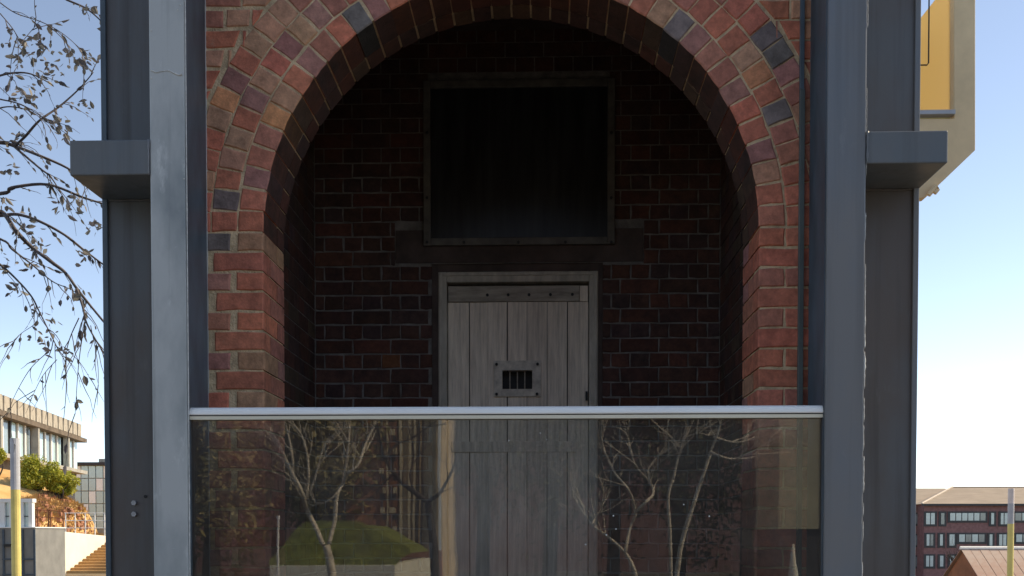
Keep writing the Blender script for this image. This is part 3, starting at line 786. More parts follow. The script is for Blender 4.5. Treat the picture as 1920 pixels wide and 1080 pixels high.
# ================================================================== TREE AT THE LEFT
def smooth_path(pts, n=5):
    out = []
    P = [Vector(p) for p in pts]
    for i in range(len(P) - 1):
        p0, p1, p2, p3 = P[max(i - 1, 0)], P[i], P[i + 1], P[min(i + 2, len(P) - 1)]
        for k in range(n):
            t = k / n
            out.append(0.5 * ((2 * p1) + (p2 - p0) * t + (2 * p0 - 5 * p1 + 4 * p2 - p3) * t * t + (3 * p1 - p0 - 3 * p2 + p3) * t ** 3))
    out.append(P[-1]); return out
TY = 7.2
tr_x = X(-330, TY)
ltree = thing('leafy_tree', (tr_x, TY + 0.3, 0), 'nearly leafless tree with thin drooping dark branches left of the tower', 'tree')
MB().tube(smooth_path([(tr_x, TY + .3, -0.1), (tr_x + .05, TY + .3, 1.2), (tr_x - .04, TY + .35, 2.6), (tr_x + .08, TY + .3, 4.0), (tr_x + .2, TY + .2, 5.6), (tr_x + .1, TY + .1, 7.2)]),
          [0.16 - 0.0045 * i for i in range(26)], 10).build('trunk', M['bark_dark'], ltree, smooth=True)
limbs = MB(); twigs = MB()
BR = [
 ([(-330, 330), (-200, 250), (-80, 262), (0, 267), (22, 272), (67, 289), (126, 315), (175, 350)], 11, 3),
 ([(28, 274), (48, 255), (74, 226), (111, 200), (148, 167), (174, 137)], 6, 1.8),
 ([(-330, 420), (-160, 365), (0, 363), (22, 352), (89, 346), (155, 370), (200, 384)], 9, 3),
 ([(28, 276), (74, 315), (96, 333), (120, 372)], 5, 1.5),
 ([(-330, 200), (-150, 120), (-40, 146), (22, 137), (59, 139), (100, 160)], 7, 1.5),
 ([(-330, 60), (-150, -60), (60, -30), (126, 0), (160, 15), (187, 37), (205, 60)], 6, 2),
 ([(-330, 480), (-180, 420), (-60, 402), (0, 404), (33, 402), (74, 415), (122, 441), (159, 470), (195, 497)], 9, 3),
 ([(-10, 398), (7, 400), (30, 433), (59, 463), (93, 489), (122, 511), (144, 541), (167, 570), (200, 610)], 9, 4),
 ([(144, 541), (156, 578), (163, 607), (191, 656), (215, 690)], 4.5, 2),
 ([(-120, 410), (0, 448), (22, 467), (56, 493), (96, 526), (119, 537)], 5, 1.6),
 ([(-150, 420), (-60, 455), (0, 496), (33, 526), (59, 556), (74, 585), (100, 637), (111, 660)], 5.5, 1.5),
 ([(148, 596), (126, 652), (124, 733), (119, 790)], 2.2, 1),
 ([(159, 604), (148, 678), (141, 775)], 2, 1),
 ([(96, 655), (59, 689), (30, 737), (12, 780)], 1.8, .8), ([(107, 674), (80, 705), (60, 745)], 1.6, .8),
 ([(119, 650), (150, 680), (170, 712)], 1.6, .8), ([(170, 610), (184, 690), (182, 760)], 1.6, .8),
 ([(59, 560), (70, 600), (40, 625), (24, 640)], 1.6, .8),
 ([(0, 25), (28, 60), (34, 85), (33, 130)], 2, 1), ([(0, 5), (30, 25), (75, 40), (110, 58), (140, 82), (160, 110)], 2.2, 1),
 ([(34, 88), (55, 62), (76, 38)], 1.6, .8), ([(0, 186), (40, 196), (74, 216)], 3, 1.2), ([(-10, 205), (20, 200), (60, 210), (90, 235)], 3, 1),
]
leafpos = []
for (pp, r0, r1) in BR:
    d0 = U(-0.35, 0.35); n = len(pp)
    pts = smooth_path([at(x, y, TY + d0 + U(-.08, .08)) for (x, y) in pp])
    k = TY / F * 0.5
    rads = [(r0 + (r1 - r0) * i / (len(pts) - 1)) * k for i in range(len(pts))]
    (limbs if r0 > 4 else twigs).tube(pts, rads, 6 if r0 > 4 else 5)
    # side twigs and leaves
    for i in range(2, len(pts)):
        if pts[i].x < X(-70, TY): continue
        if U(0, 1) < 0.38:
            d = (pts[i] - pts[i - 1]).normalized(); s = Vector((U(-1, 1), U(-.7, .7), U(-1.2, .5)))
            q = [pts[i]]; dd = (d * 0.7 + s * 0.6).normalized(); L_ = U(0.12, 0.38)
            for m_ in range(5):
                q.append(q[-1] + dd * L_ / 5); dd = (dd + Vector((U(-.25, .25), U(-.25, .25), U(-.35, .1)))).normalized()
            twigs.tube(q, [0.0034, .003, .0026, .002, .0016, .001], 4)
            py = proj(q[-1])[1]; dens = 0.62 if py < 300 else (0.5 if py < 470 else (0.36 if py < 660 else 0.12))
            for m_ in range(1, 6):
                if U(0, 1) < dens: leafpos.append((q[m_], dd))
        if U(0, 1) < 0.10: leafpos.append((pts[i], Vector((U(-1, 1), U(-1, 1), U(-1, 0))).normalized()))
limbs.build('limbs', M['twig'], ltree, smooth=True); twigs.build('twigs', M['twig'], ltree, smooth=True)['kind'] = 'stuff'
# clusters seen in the photograph
for (cx, cy, n, sp) in ((85, 120, 16, 26), (60, 78, 8, 20), (30, 105, 10, 18), (45, 170, 10, 24), (60, 190, 8, 26), (150, 110, 6, 16), (168, 122, 5, 8), (20, 260, 4, 16), (110, 225, 7, 14),
                        (160, 200, 5, 12), (125, 250, 5, 12), (70, 456, 8, 14), (28, 540, 8, 12), (155, 480, 5, 12), (80, 640, 9, 20), (120, 650, 5, 12), (130, 380, 10, 20), (180, 420, 8, 14),
                        (10, 380, 6, 14), (20, 320, 5, 14), (50, 410, 5, 16), (150, 545, 4, 12), (168, 18, 5, 12), (100, 610, 5, 18), (10, 490, 5, 12), (60, 500, 5, 14), (145, 755, 2, 8), (60, 580, 4, 15)):
    for _ in range(int(n * 2.3)): leafpos.append((at(cx + rnd.gauss(0, sp * .6), cy + rnd.gauss(0, sp * .6), TY + U(-.4, .4)), Vector((U(-1, 1), U(-.6, .6), U(-1, .4))).normalized()))
def leaf_mesh(k):
    """folded, curled leaf"""
    v = [(0, 0, 0), (.28, .10, .03), (.62, .0, .09), (1, 0, .02), (.30, .0, -.02), (.64, .0, -.01)]
    wd = U(.2, .34); cu = U(-.2, .2)
    L_ = [Vector((0, 0, 0)), Vector((.3, wd * .85, .06 + cu * .2)), Vector((.65, wd * .8, .08 + cu)), Vector((1, 0, cu * 1.4)), Vector((.65, -wd * .8, .06 + cu)), Vector((.3, -wd * .85, .05 + cu * .2)), Vector((.3, 0, -.03)), Vector((.65, 0, -.02 + cu * .6))]
    me = bpy.data.meshes.new('leaf'); me.from_pydata([tuple(p) for p in L_], [], [(0, 6, 1), (1, 6, 7, 2), (2, 7, 3), (0, 5, 6), (5, 4, 7, 6), (4, 3, 7)]); me.update()
    me.materials.append(M['leaf']); return me
lms = [leaf_mesh(k) for k in range(6)]
inview = [l for l in leafpos if -10 < proj(l[0])[0] < 200 and -15 < proj(l[0])[1] < 800]
rnd.shuffle(inview)
rest = [l for l in leafpos if l not in inview] + inview[285:]
def leafrot(d): return (d.to_track_quat('X', 'Z') @ Matrix.Rotation(U(0, 6.28), 3, 'X').to_quaternion()).to_euler()
for (p, d) in inview[:285]:
    s = U(0.024, 0.058)
    put('leaf', rnd.choice(lms), None, p, ltree, rot=leafrot(d), scale=(s, s, s))
lm = MB()
for (p, d) in rest:
    s = U(0.034, 0.08); R_ = leafrot(d).to_matrix(); me = rnd.choice(lms); k = len(lm.v)
    lm.v += [p + R_ @ (v.co * s) for v in me.vertices]
    lm.f += [tuple(k + i for i in f.vertices) for f in me.polygons]
lm.c = [(1, 1, 1)] * len(lm.f)
o = lm.build('foliage', M['leaf'], ltree, fix=False); o['kind'] = 'stuff'

# ================================================================== foliage helper
def foliage(mb, center, rad, n, size, seed=0, hollow=0.45):
    c = Vector(center); r = random.Random(seed)
    blobs = []
    for _ in range(max(7, n // 260)):
        d = Vector((r.gauss(0, 1), r.gauss(0, 1), r.gauss(0, 1))).normalized()
        blobs.append((Vector((d.x * rad[0], d.y * rad[1], d.z * rad[2])) * r.uniform(hollow, 0.8), r.uniform(0.28, 0.5)))
    for _ in range(n):
        b, br = r.choice(blobs)
        d = Vector((r.gauss(0, 1), r.gauss(0, 1), r.gauss(0, 1))).normalized() * (r.uniform(0.35, 1) ** 0.5)
        p = c + b + Vector((d.x * rad[0], d.y * rad[1], d.z * rad[2])) * br
        nrm = Vector((r.gauss(0, 1), r.gauss(0, 1), r.gauss(0.5, 1))).normalized()
        a = nrm.orthogonal().normalized(); bb = nrm.cross(a); an = r.uniform(0, 6.28); a, bb = a * math.cos(an) + bb * math.sin(an), bb * math.cos(an) - a * math.sin(an)
        s = size * r.uniform(0.6, 1.4)
        mb.quad([p - a * s, p - bb * s * .55, p + a * s, p + bb * s * .55])

# ================================================================== LEFT BACKGROUND
# painted post
def post(px, Y, wpx, pytop, segs_, label, capm=None):
    r = wpx / F * Y / 2; p = at(px, 1000, Y); zg = gz(p.x, p.y)
    t = thing('painted_post', (p.x, p.y, zg), label, 'post', 'painted posts')
    z = Z(pytop, Y, px); 
    for (pyb, m_, nm) in segs_:
        zb_ = max(Z(pyb, Y, px), zg - 0.05) if pyb else zg - 0.05
        MB().tube([(p.x, p.y, zb_), (p.x, p.y, z)], r, 14).build(nm, m_, t)
        z = zb_ - 0.0
    return t
post(30, 17, 17, 822, [(918, M['greypost'], 'top_section'), (None, M['yellow'], 'painted_section')], 'pole with grey top and yellow lower part in front of the dry hillside')
pr = post(1895, 20, 11, 916, [(944, M['pinkpost'], 'top_section'), (982, M['greypost'], 'middle_section'), (None, M['yellow'], 'painted_section')], 'thin pole with pinkish top and yellow lower part before the far brick building')

# kiosk
Yk = 19.0
kz0 = gz(X(20, Yk), Yk)
kx0, kx1 = X(-40, Yk, 1000), X(66, Yk, 1000)
kio = thing('kiosk', ((kx0 + kx1) / 2, Yk, kz0), 'small grey kiosk with white framed window below the dry hillside', 'kiosk')
zc = Z(990, Yk, 20); zt = Z(936, Yk, 20)
box('body', M['kiosk'], kio, kx0, kx1, Yk, Yk + 1.2, kz0, zc)
box('counter', M['white'], kio, kx0 - .02, kx1 + .02, Yk - .03, Yk + 1.22, zc, zc + 0.02)
def pxbox(name, m_, par, pa, pb, ya, yb, Y0, dep, bevel=0):
    a, b = X(pa, Y0, ya), X(pb, Y0, ya)
    return box(name, m_, par, a, b, Y0, Y0 + dep, Z(yb, Y0, pa), Z(ya, Y0, pa), bevel)
for (pa, pb) in ((-8, 8), (17, 24), (37, 43), (53, 60)): pxbox('window_frame', M['white'], kio, pa, pb, 941, 989.5, Yk + .05, .1)
pxbox('window_frame', M['white'], kio, -12, 61, 935, 942, Yk + .04, .14)
for (pa, pb) in ((8, 17), (24, 37), (43, 53)): pxbox('pane', M['glass_far'], kio, pa, pb, 942, 989.5, Yk + .10, .02)
for (pa, pb) in ((8, 53),): pxbox('glazing_bar', M['trim'], kio, 8, 53, 967, 969, Yk + .085, .012)
for pa in (4, 40, 62): pxbox('trim', M['trim'], kio, pa, pa + 3.5, 993, 1085, Yk - .02, .02)
for py in (1047, 1076): pxbox('trim', M['trim'], kio, 4, 62, py, py + 3, Yk - .03, .01)
pxbox('handle', M['dark'], kio, 7, 19, 1020, 1025, Yk - .05, .03)

# concrete stair wall and steps
Ys = 40.0
sx0, sx1 = X(64, Ys, 1000), X(121, Ys, 1000)
stw = thing('stair_wall', ((sx0 + sx1) / 2, Ys, 0), 'pale rendered wall beside the sandstone steps, sunlit on its right side', 'wall')
zt0 = Z(997, Ys, 90); sl = 7.0
mb = MB().hexa([(sx0, Ys, -.3), (sx1, Ys, -.3), (sx1, Ys + sl, -.3), (sx0, Ys + sl, -.3), (sx0, Ys, zt0), (sx1, Ys, zt0), (sx1, Ys + sl, zt0 - .32), (sx0, Ys + sl, zt0 - .32)])
mb.build('wall', M['cream'], stw, bevel=0.02)
box('end_face', M['wall_shade'], stw, sx0 - .01, sx1 - 0.03, Ys - .03, Ys - .002, -.3, zt0 - .01)  # grey facing paints shade onto the front of the cream wall
stx = sx1 + 0.02
stairs = thing('stone_steps', (stx + 2, Ys, 0), 'flight of orange sandstone steps climbing beside the pale wall', 'steps')
for i in range(13):
    y = Ys + 0.1 + i * 0.36
    box('step', M['step'], stairs, stx, stx + 4.5, y, y + 0.42 if i < 12 else y + 4, -0.05 if i == 0 else -0.05 + i * 0.11 - 0.06, 0.11 * (i + 1), bevel=0.015)
# hillside
def hz(px, py, Y): return Z(py, Y, px)
hx0, hx1 = -48.0, X(166, 66, 960)
hill = MB(); nx, ny = 60, 40
prof = [(-700, 700), (-300, 800), (-60, 862), (5, 878), (60, 895), (100, 918), (135, 938), (158, 950), (166, 962), (186, 1006)]
def hprof(x):
    px = proj((x, 62, 3))[0]
    for (a, b), (c, d) in zip(prof, prof[1:]):
        if px <= c: t = max(0, (px - a) / (c - a)); return b + (d - b) * t
    return 1006
HX0, HX1_ = X(-700, 62), X(186, 62, 1000)
for j in range(ny + 1):
    for i in range(nx + 1):
        x = HX0 + (HX1_ - HX0) * i / nx; t = j / ny; y = 47.5 + 14.5 * t
        ztop = Z(hprof(x), 62, proj((x, 62, 3))[0]); zb_ = 0.9
        s_ = t ** 0.8
        zz_ = zb_ + (ztop - zb_) * s_ + noise.noise(Vector((x * .9, y * .9, 3))) * 0.12 + noise.noise(Vector((x * 2.7, y * 2.7, 9))) * 0.06
        hill.v.append(Vector((x, y, zz_ if 0 < j else -0.5)))
for j in range(ny):
    for i in range(nx):
        k = j * (nx + 1) + i; hill.f.append((k, k + 1, k + nx + 2, k + nx + 1)); hill.c.append((1, 1, 1))
tag(hill.build('hillside', M['hill'], smooth=True), kind='structure')
def hillz(x, y):
    t = (y - 47.5) / 14.5; ztop = Z(hprof(x), 62, proj((x, 62, 3))[0])
    return 0.9 + (ztop - .9) * max(0, t) ** .8
# plateau behind the brow
pl = MB(); 
for i in range(nx + 1):
    x = HX0 + (HX1_ - HX0) * i / nx; zt_ = Z(hprof(x), 62, proj((x, 62, 3))[0]); pl.v += [Vector((x, 62, zt_)), Vector((x * 2.1, 130, zt_ - 0.6))]
pl.f = [(2 * i, 2 * i + 2, 2 * i + 3, 2 * i + 1) for i in range(nx)]; pl.c = [(1, 1, 1)] * nx
tag(pl.build('hilltop', M['hill'], smooth=True), kind='structure')
rb = MB(); gb = MB()
xa_ = X(-20, 55); xb_ = X(168, 60)
for _ in range(330):
    x = U(xa_, xb_); y = U(48.5, 61.5); zz_ = hillz(x, y); s = U(.05, .2)
    rb.hexa([(x + a * s * U(.7, 1.2), y + b * s * U(.7, 1.2), zz_ + c * s * U(.5, .9)) for (a, b, c) in ((-1, -1, -.6), (1, -1, -.6), (1, 1, -.6), (-1, 1, -.6), (-1, -1, 1), (1, -1, 1), (1, 1, 1), (-1, 1, 1))])
tag(rb.build('rubble', M['stone']), 'broken red stones scattered over the dry hillside', 'rubble', kind='stuff')
for _ in range(7000):
    x = U(xa_, xb_); y = U(48, 62); zz_ = hillz(x, y); h = U(.10, .32); l = U(-.12, .12); wd = U(.02, .045)
    gb.quad([(x - wd, y, zz_ - .03), (x + wd, y, zz_ - .03), (x + l, y + U(-.1, .1), zz_ + h)])
tag(gb.build('dry_grass', M['straw'], fix=False), 'dry yellow grass covering the hillside', 'grass', kind='stuff')
# shrub
def shrub(name, pxc, pyc, Y, rx, rz, n, label, m_='shrub', size=.075, seed=1, cat='shrub'):
    p = at(pxc, pyc, Y); zg = hillz(p.x, Y) if Y < 62 else Z(hprof(p.x), 62, proj((p.x, 62, 3))[0])
    t = thing(name, (p.x, Y, zg), label, cat)
    stm = MB()
    for k in range(5): stm.tube(smooth_path([(p.x + U(-.1, .1), Y, zg - .1), (p.x + U(-.4, .4), Y + U(-.3, .3), (zg + p.z) / 2), (p.x + U(-.7, .7) * rx, Y + U(-.5, .5), p.z + U(-.2, .5) * rz)]), [.06 - .004 * i for i in range(11)], 5)
    stm.build('stem', M['bark_dark'], t, smooth=True)
    fo = MB(); foliage(fo, p, (rx, rx * .8, rz), n, size, seed); o = fo.build('foliage', M[m_], t, fix=False)
    return t
shrub('green_shrub', 74, 886, 60.5, 1.4, 1.15, 8000, 'rounded yellow green shrub on the hillside below the long building', seed=3)
shrub('green_shrub', 114, 906, 61, 1.05, .8, 5000, 'lower yellow green shrub beside the dark undercroft wall', seed=4)
shrub('green_shrub', -6, 850, 60, .62, .75, 1200, 'olive shrub under the left end of the long building', seed=5)
# railing on the hill
fy = 46.5
rl = thing('hill_railing', (X(90, fy), fy, 0), 'thin brown post and rail railing in front of the rubble slope', 'railing')
zb_, zt_ = Z(1003, fy, 90) - .3, Z(952, fy, 90)
for px in (66, 71, 91, 95, 119): MB().tube([(X(px, fy, 980), fy, -.2), (X(px, fy, 980), fy, zt_ - (px - 66) * .002)], .035, 8).build('post', M['rust_wall'], rl)
for py in (955, 968, 990): MB().tube([at(62, py, fy), at(122, py + 4, fy)], .022, 6).build('rail', M['rust_wall'], rl)
wr = thing('white_railing', (X(165, 52), 52, 0), 'white metal railing at the head of the stone steps', 'railing')
for px in (123, 141, 160, 178, 196): MB().tube([(X(px, 52, 980), 52, 0), (X(px, 52, 980), 52, Z(962, 52, px))], .028, 8).build('post', M['white'], wr)
for py in (962, 976, 990): MB().tube([at(121, py, 52), at(200, py, 52)], .018, 6).build('rail', M['white'], wr)

# long building on the hill, running away from the camera
A = at(-40, 724, 68); B_ = at(151, 800, 68 * (1000 - 724) / (1000 - 800) * .985)
B_.z = A.z
ax = (B_ - A); ax.z = 0; LEN = ax.length; ax.normalize(); nrm = Vector((ax.y, -ax.x, 0))      # nrm faces right / camera
bl = thing('long_building', (A.x, A.y, 3), 'long concrete building with window row and toothed parapet on the hill', 'building')
def along(s, out, z): return A + ax * s + nrm * out + Vector((0, 0, z - A.z))
def slabv(mb, s0, s1, o0, o1, z0, z1):
    mb.hexa([along(s0, o0, z0), along(s1, o0, z0), along(s1, o1, z0), along(s0, o1, z0), along(s0, o0, z1), along(s1, o0, z1), along(s1, o1, z1), along(s0, o1, z1)])
zr = A.z; hpar = 1.25; zwt = zr - hpar - .35; zwb = zwt - 2.6
m1 = MB(); slabv(m1, 0, LEN, -8, 0, zwt + .35, zr - .25); m1.build('parapet', M['concrete_tan'], bl)
nt_ = 17
for i in range(nt_):
    m1 = MB(); s0 = LEN * (i + .12) / nt_; s1 = LEN * (i + .88) / nt_; slabv(m1, s0, s1, -.3, .12, zwt + .5, zr); m1.build('parapet_block', M['concrete_tan'], bl)
m1 = MB(); slabv(m1, -1, LEN + .4, -8, .45, zwt, zwt + .35); m1.build('eave_slab', M['slab'], bl)
m1 = MB(); slabv(m1, 0, LEN - .1, -8, -.35, zwb, zwt); m1.build('wall', M['concrete'], bl)
nw = 15
for i in range(nw):
    s0, s1 = LEN * (i + .1) / nw, LEN * (i + .9) / nw
    m1 = MB(); slabv(m1, s0, s1, -.36, -.28, zwb + .12, zwt - .02); f_ = m1.build('window', M['glass_blue' if i % 3 else 'glass_dim'], bl)
    m1 = MB(); slabv(m1, s0 - LEN * .055 / nw, s0 + LEN * .08 / nw, -.3, -.18, zwb, zwt); m1.build('mullion', M['white' if i % 4 else 'wframe'], f_)
for i in (2, 7, 12):
    m1 = MB(); s0 = LEN * i / nw; slabv(m1, s0 - .18, s0 + .18, -.1, .35, zwb, zwt); m1.build('pillar', M['concrete'], bl)
m1 = MB(); slabv(m1, -.5, LEN + .3, -8, .5, zwb - .3, zwb); m1.build('floor_slab', M['concrete'], bl)
m1 = MB(); slabv(m1, 0, LEN, -8, -.4, zwb - 1.0, zwb - .3); m1.build('soffit_beam', M['slab'], bl)
m1 = MB(); slabv(m1, LEN * .80, LEN - .2, -8, -.5, -1, zwb - 1.0); m1.build('undercroft_wall', M['dark_wall'], bl)
m1 = MB(); slabv(m1, .5, LEN * .8, -8, -5, 0, zwb - 1.0); m1.build('undercroft_wall', M['dark_wall'], bl)
# glass building behind
Yg2 = 128
gb2 = thing('glass_building', (X(180, Yg2), Yg2, 0), 'pale blue glazed building behind the dark undercroft wall', 'building')
gx_a, gx_b = X(138, Yg2, 900), X(235, Yg2, 900)
box('frame', M['concrete'], gb2, gx_a, gx_b, Yg2 + .2, Yg2 + 9, gz(gx_a, Yg2) - .5, Z(872, Yg2, 170))
box('roof', M['dark_wall'], gb2, gx_a - .6, gx_b + .3, Yg2 - .6, Yg2 + 9.5, Z(872, Yg2, 170), Z(867, Yg2, 170))
box('roof_plant', M['concrete_tan'], gb2, X(172, Yg2, 860), X(192, Yg2, 860), Yg2 + 2, Yg2 + 4, Z(867, Yg2, 170), Z(858, Yg2, 170))
cw = (gx_b - gx_a) / 7; zz0_ = Z(874, Yg2, 170); rh = 24 / F * Yg2
for r_ in range(5):
    for c_ in range(7):
        box('glass_panel', M['glass_blue' if (r_ + c_) % 4 else 'white'], gb2, gx_a + cw * c_ + .06, gx_a + cw * (c_ + 1) - .06, Yg2, Yg2 + .19, zz0_ - rh * (r_ + 1) + .12, zz0_ - rh * r_)

# ================================================================== RIGHT BACKGROUND
Yr = 134.0
xa, xb = X(1733, Yr, 950), X(2120, Yr, 950)
zg_ = gz(xa, Yr) - .5
ze, zrid = Z(945, Yr, 1800), Z(910, Yr, 1800)
bb_ = thing('brick_block', ((xa + xb) / 2, Yr, zg_), 'distant purple brick block with rows of pale windows and tan hipped roof', 'building')
box('wall', M['pbrick'], bb_, xa, xb, Yr, Yr + 12, zg_, ze)
xl0 = X(1560, Yr + 3, 950); box('wing_wall', M['pbrick'], bb_, xl0, xa - .01, Yr + 2.5, Yr + 12, zg_, ze - .01)
ap = X(1786, Yr + 6, 910)
rm = MB(); ov = .5
rm.quad([(xa - ov, Yr - ov, ze), (xb, Yr - ov, ze), (xb, Yr + 6, zrid), (ap, Yr + 6, zrid)])
rm.quad([(xa - ov, Yr - ov, ze), (ap, Yr + 6, zrid), (xa - ov, Yr + 12, ze)])
rm.quad([(xb, Yr + 12, ze), (xa - ov, Yr + 12, ze), (ap, Yr + 6, zrid), (xb, Yr + 6, zrid)])
rm.quad([(xa - ov, Yr - ov, ze - .01), (xa - ov, Yr + 12, ze - .01), (xb, Yr + 12, ze - .01), (xb, Yr - ov, ze - .01)])
roof = rm.build('roof', M['roof_tan'], bb_, fix=False)
MB().prism([(xl0, Yr + 2, ze + .01), (xl0, Yr + 14, ze + .01), (xl0, Yr + 8, zrid - .02)], (ap - xl0 - .2, 0, 0)).build('wing_roof', M['roof_tan'], bb_)
MB().tube([(xa - ov, Yr - ov - .05, ze + .06), (ap, Yr + 5.95, zrid + .08)], .14, 6).build('hip_tiles', M['ridge'], roof)
MB().tube([(ap, Yr + 6, zrid + .02), (xb, Yr + 6, zrid + .02)], .1, 6).build('ridge_tiles', M['roof_tan'], roof)
MB().box(xa - ov, xb, Yr - ov - .1, Yr - ov, ze - .25, ze + .02).build('gutter', M['wframe'], roof)
def window(pa, pb, ya, yb, n, m_='glass_far', Y0=None):
    Y0 = Y0 or Yr; a, b = X(pa, Y0, ya), X(pb, Y0, ya); z0_, z1_ = Z(yb, Y0, pa), Z(ya, Y0, pa)
    f_ = box('window', M['wframe'], bb_, a - .22, b + .22, Y0 - .10, Y0 - .01, z0_ - .28, z1_ + .2)
    w_ = (b - a) / n
    for i in range(n): box('pane', M[m_ if U(0, 1) < .8 else 'glass_dim'], f_, a + w_ * i + .06, a + w_ * (i + 1) - .06, Y0 - .14, Y0 - .105, z0_, z1_)
for (ya, yb, rowl) in ((962, 983, [(1735, 1753, 2), (1763, 1771, 1), (1780, 1848, 6), (1857, 1864, 1), (1875, 1889, 2), (1902, 1955, 4)]),
                       (1002, 1023, [(1736, 1750, 2), (1761, 1768, 1), (1779, 1790, 1), (1797, 1846, 4), (1854, 1861, 1), (1872, 1887, 2), (1904, 1955, 4)]),
                       (1042, 1062, [(1735, 1750, 2), (1761, 1769, 1), (1780, 1790, 1), (1797, 1846, 4), (1857, 1864, 1), (1875, 1889, 2)])):
    for (pa, pb, n) in rowl: window(pa, pb, ya + (0 if pb - pa < 40 else 0), yb - (7 if pb - pa > 40 else 0), n)
for (ya, yb) in ((964, 982), (1004, 1022), (1044, 1062)): window(1716, 1724, ya, yb, 1, 'glass_dim', Yr + 2.5)
# rusty roofed shed
Yh = 62.0
hzr = Z(1029, Yh + 4, 1805)
hxa, hxb = X(1806, Yh + 4, 1030), X(2080, Yh + 4, 1030)
eav = hzr - 2.6; zg3 = gz(hxa, Yh) - .5
shd = thing('red_shed', ((hxa + hxb) / 2, Yh + 4, zg3), 'low shed with rusty sheet roof and red gable before the brick block', 'shed')
box('wall', M['rust_wall'], shd, hxa + .02, hxb, Yh + .3, Yh + 7.7, zg3, eav)
MB().prism([(hxa + .02, Yh + .3, eav), (hxa + .02, Yh + 7.7, eav), (hxa + .02, Yh + 4, hzr - .12)], (.3, 0, 0)).build('gable', M['rust_wall'], shd)
rp = []
nsh = 16
for i in range(nsh):
    a = hxa - .15 + (hxb - hxa + .15) * i / nsh; b = hxa - .15 + (hxb - hxa + .15) * (i + 1) / nsh - .03
    for sgn in (-1, 1):
        m1 = MB(); ye = Yh + 4 + sgn * 4.2; zo = U(0, .02)
        m1.hexa([(a, ye, eav - .1 + zo), (b, ye, eav - .1 + zo), (b, Yh + 4, hzr - .04 + zo), (a, Yh + 4, hzr - .04 + zo), (a, ye, eav - .06 + zo), (b, ye, eav - .06 + zo), (b, Yh + 4, hzr + zo), (a, Yh + 4, hzr + zo)])
        m1.build('roof_sheet', M['rust_roof'], shd)
MB().tube([(hxa - .2, Yh + 4, hzr + .06), (hxb, Yh + 4, hzr + .06)], .11, 6).build('ridge_cap', M['white'], shd)

# bare tree helper
def grow(mb, p, d, L_, r, depth, rg, droop=0.0):
    pts = [p]; rads = [r]; n = 4
    for k in range(n):
        d = (d + Vector((rg.uniform(-.22, .22), rg.uniform(-.22, .22), rg.uniform(-.12, .18) - droop))).normalized()
        pts.append(pts[-1] + d * L_ / n); rads.append(r * (1 - .45 * (k + 1) / n))
    mb.tube(pts, rads, 5 if depth < 2 else 4, cap=False)
    if depth >= 4: return
    for _ in range(3 if depth < 2 else 2):
        i = rg.choice((2, 3, 4)); dd = (d + Vector((rg.uniform(-.9, .9), rg.uniform(-.9, .9), rg.uniform(-.3, .7)))).normalized()
        grow(mb, pts[i], dd, L_ * rg.uniform(.55, .8), rads[i] * .7, depth + 1, rg, droop)
Yt = 84; p = at(1800, 1076, Yt); zgt = gz(p.x, Yt)
bt = thing('bare_tree', (p.x, Yt, zgt), 'small dark bare tree between the brick block and rusty shed', 'tree')
rg = random.Random(5)
MB().tube([(p.x, Yt, zgt - .2), (p.x + .1, Yt, (zgt + p.z) / 2), (p.x, Yt, p.z)], [.16, .13, .1], 7).build('trunk', M['bark_dark'], bt, smooth=True)
mb = MB()
for k in range(6): grow(mb, Vector((p.x, Yt, p.z - .15 * k)), Vector((U(-.6, .6), U(-.4, .4), 1)).normalized(), 1.6, .07, 1, rg)
mb.build('crown', M['bark_dark'], bt, fix=False)

# yellow bay on the next tower
Yy = 9.0
yb = thing('yellow_stair_bay', (X(1700, Yy), Yy, 0), 'yellow panelled steel bay with tan frame jutting out behind the right column', 'stair bay')
def yp_(px, py, dy=0): return at(px, py, Yy + dy)
q = [(1789, -420), (1829, -420), (1829, 281), (1735, 371), (1700, 371), (1700, 222), (1789, 222)]
po = [yp_(*a) for a in q]
MB().prism(po, (0, .10, 0)).build('frame_plate', M['tanplate'], yb, bevel=.006)
po = [yp_(*a, dy=.06) for a in ((1700, 120), (1700, 208), (1788.5, 208), (1788.5, -420), (1790, -421), (1780, -421), (1776, -18))]
po = [yp_(a, b, dy=.06 + (1789 - a) * .0036) for a, b in ((1690, 208), (1789, 208), (1789, -20), (1769, -20), (1726, 34), (1690, 78))]
MB().prism(po, (.006, .010, 0)).build('panel', M['yellow_panel'], yb)
a, b = yp_(1690, 217), yp_(1789, 208); box('cross_bar', M['greypost'], yb, a.x, b.x, Yy - .03, Yy + .05, a.z, b.z)
po = [yp_(*a, dy=.09) for a in ((1690, 217.5), (1789, 217.5), (1789, 223), (1690, 223))]
MB().prism(po, (0, .02, 0)).build('lower_panel', M['yellow'], yb)
MB().tube([yp_(1742, -420, -.05), yp_(1742, 0, -.05), yp_(1741, 118, -.05), yp_(1738, 122, -.05), yp_(1715, 122, -.05)], .006, 6).build('cable', M['dark'], yb)
a = yp_(1690, 300); box('support_post', M['steel'], yb, a.x - .12, a.x + .10, Yy - .02, Yy + .3, 0, yp_(1690, -420).z)
a = yp_(1750, 352); MB().tube([yp_(1741, 366, -.03), yp_(1756, 348, -.03), yp_(1758, 356, -.03), yp_(1752, 362, -.03)], .02, 6).build('broken_edge', M['tanplate'], yb)

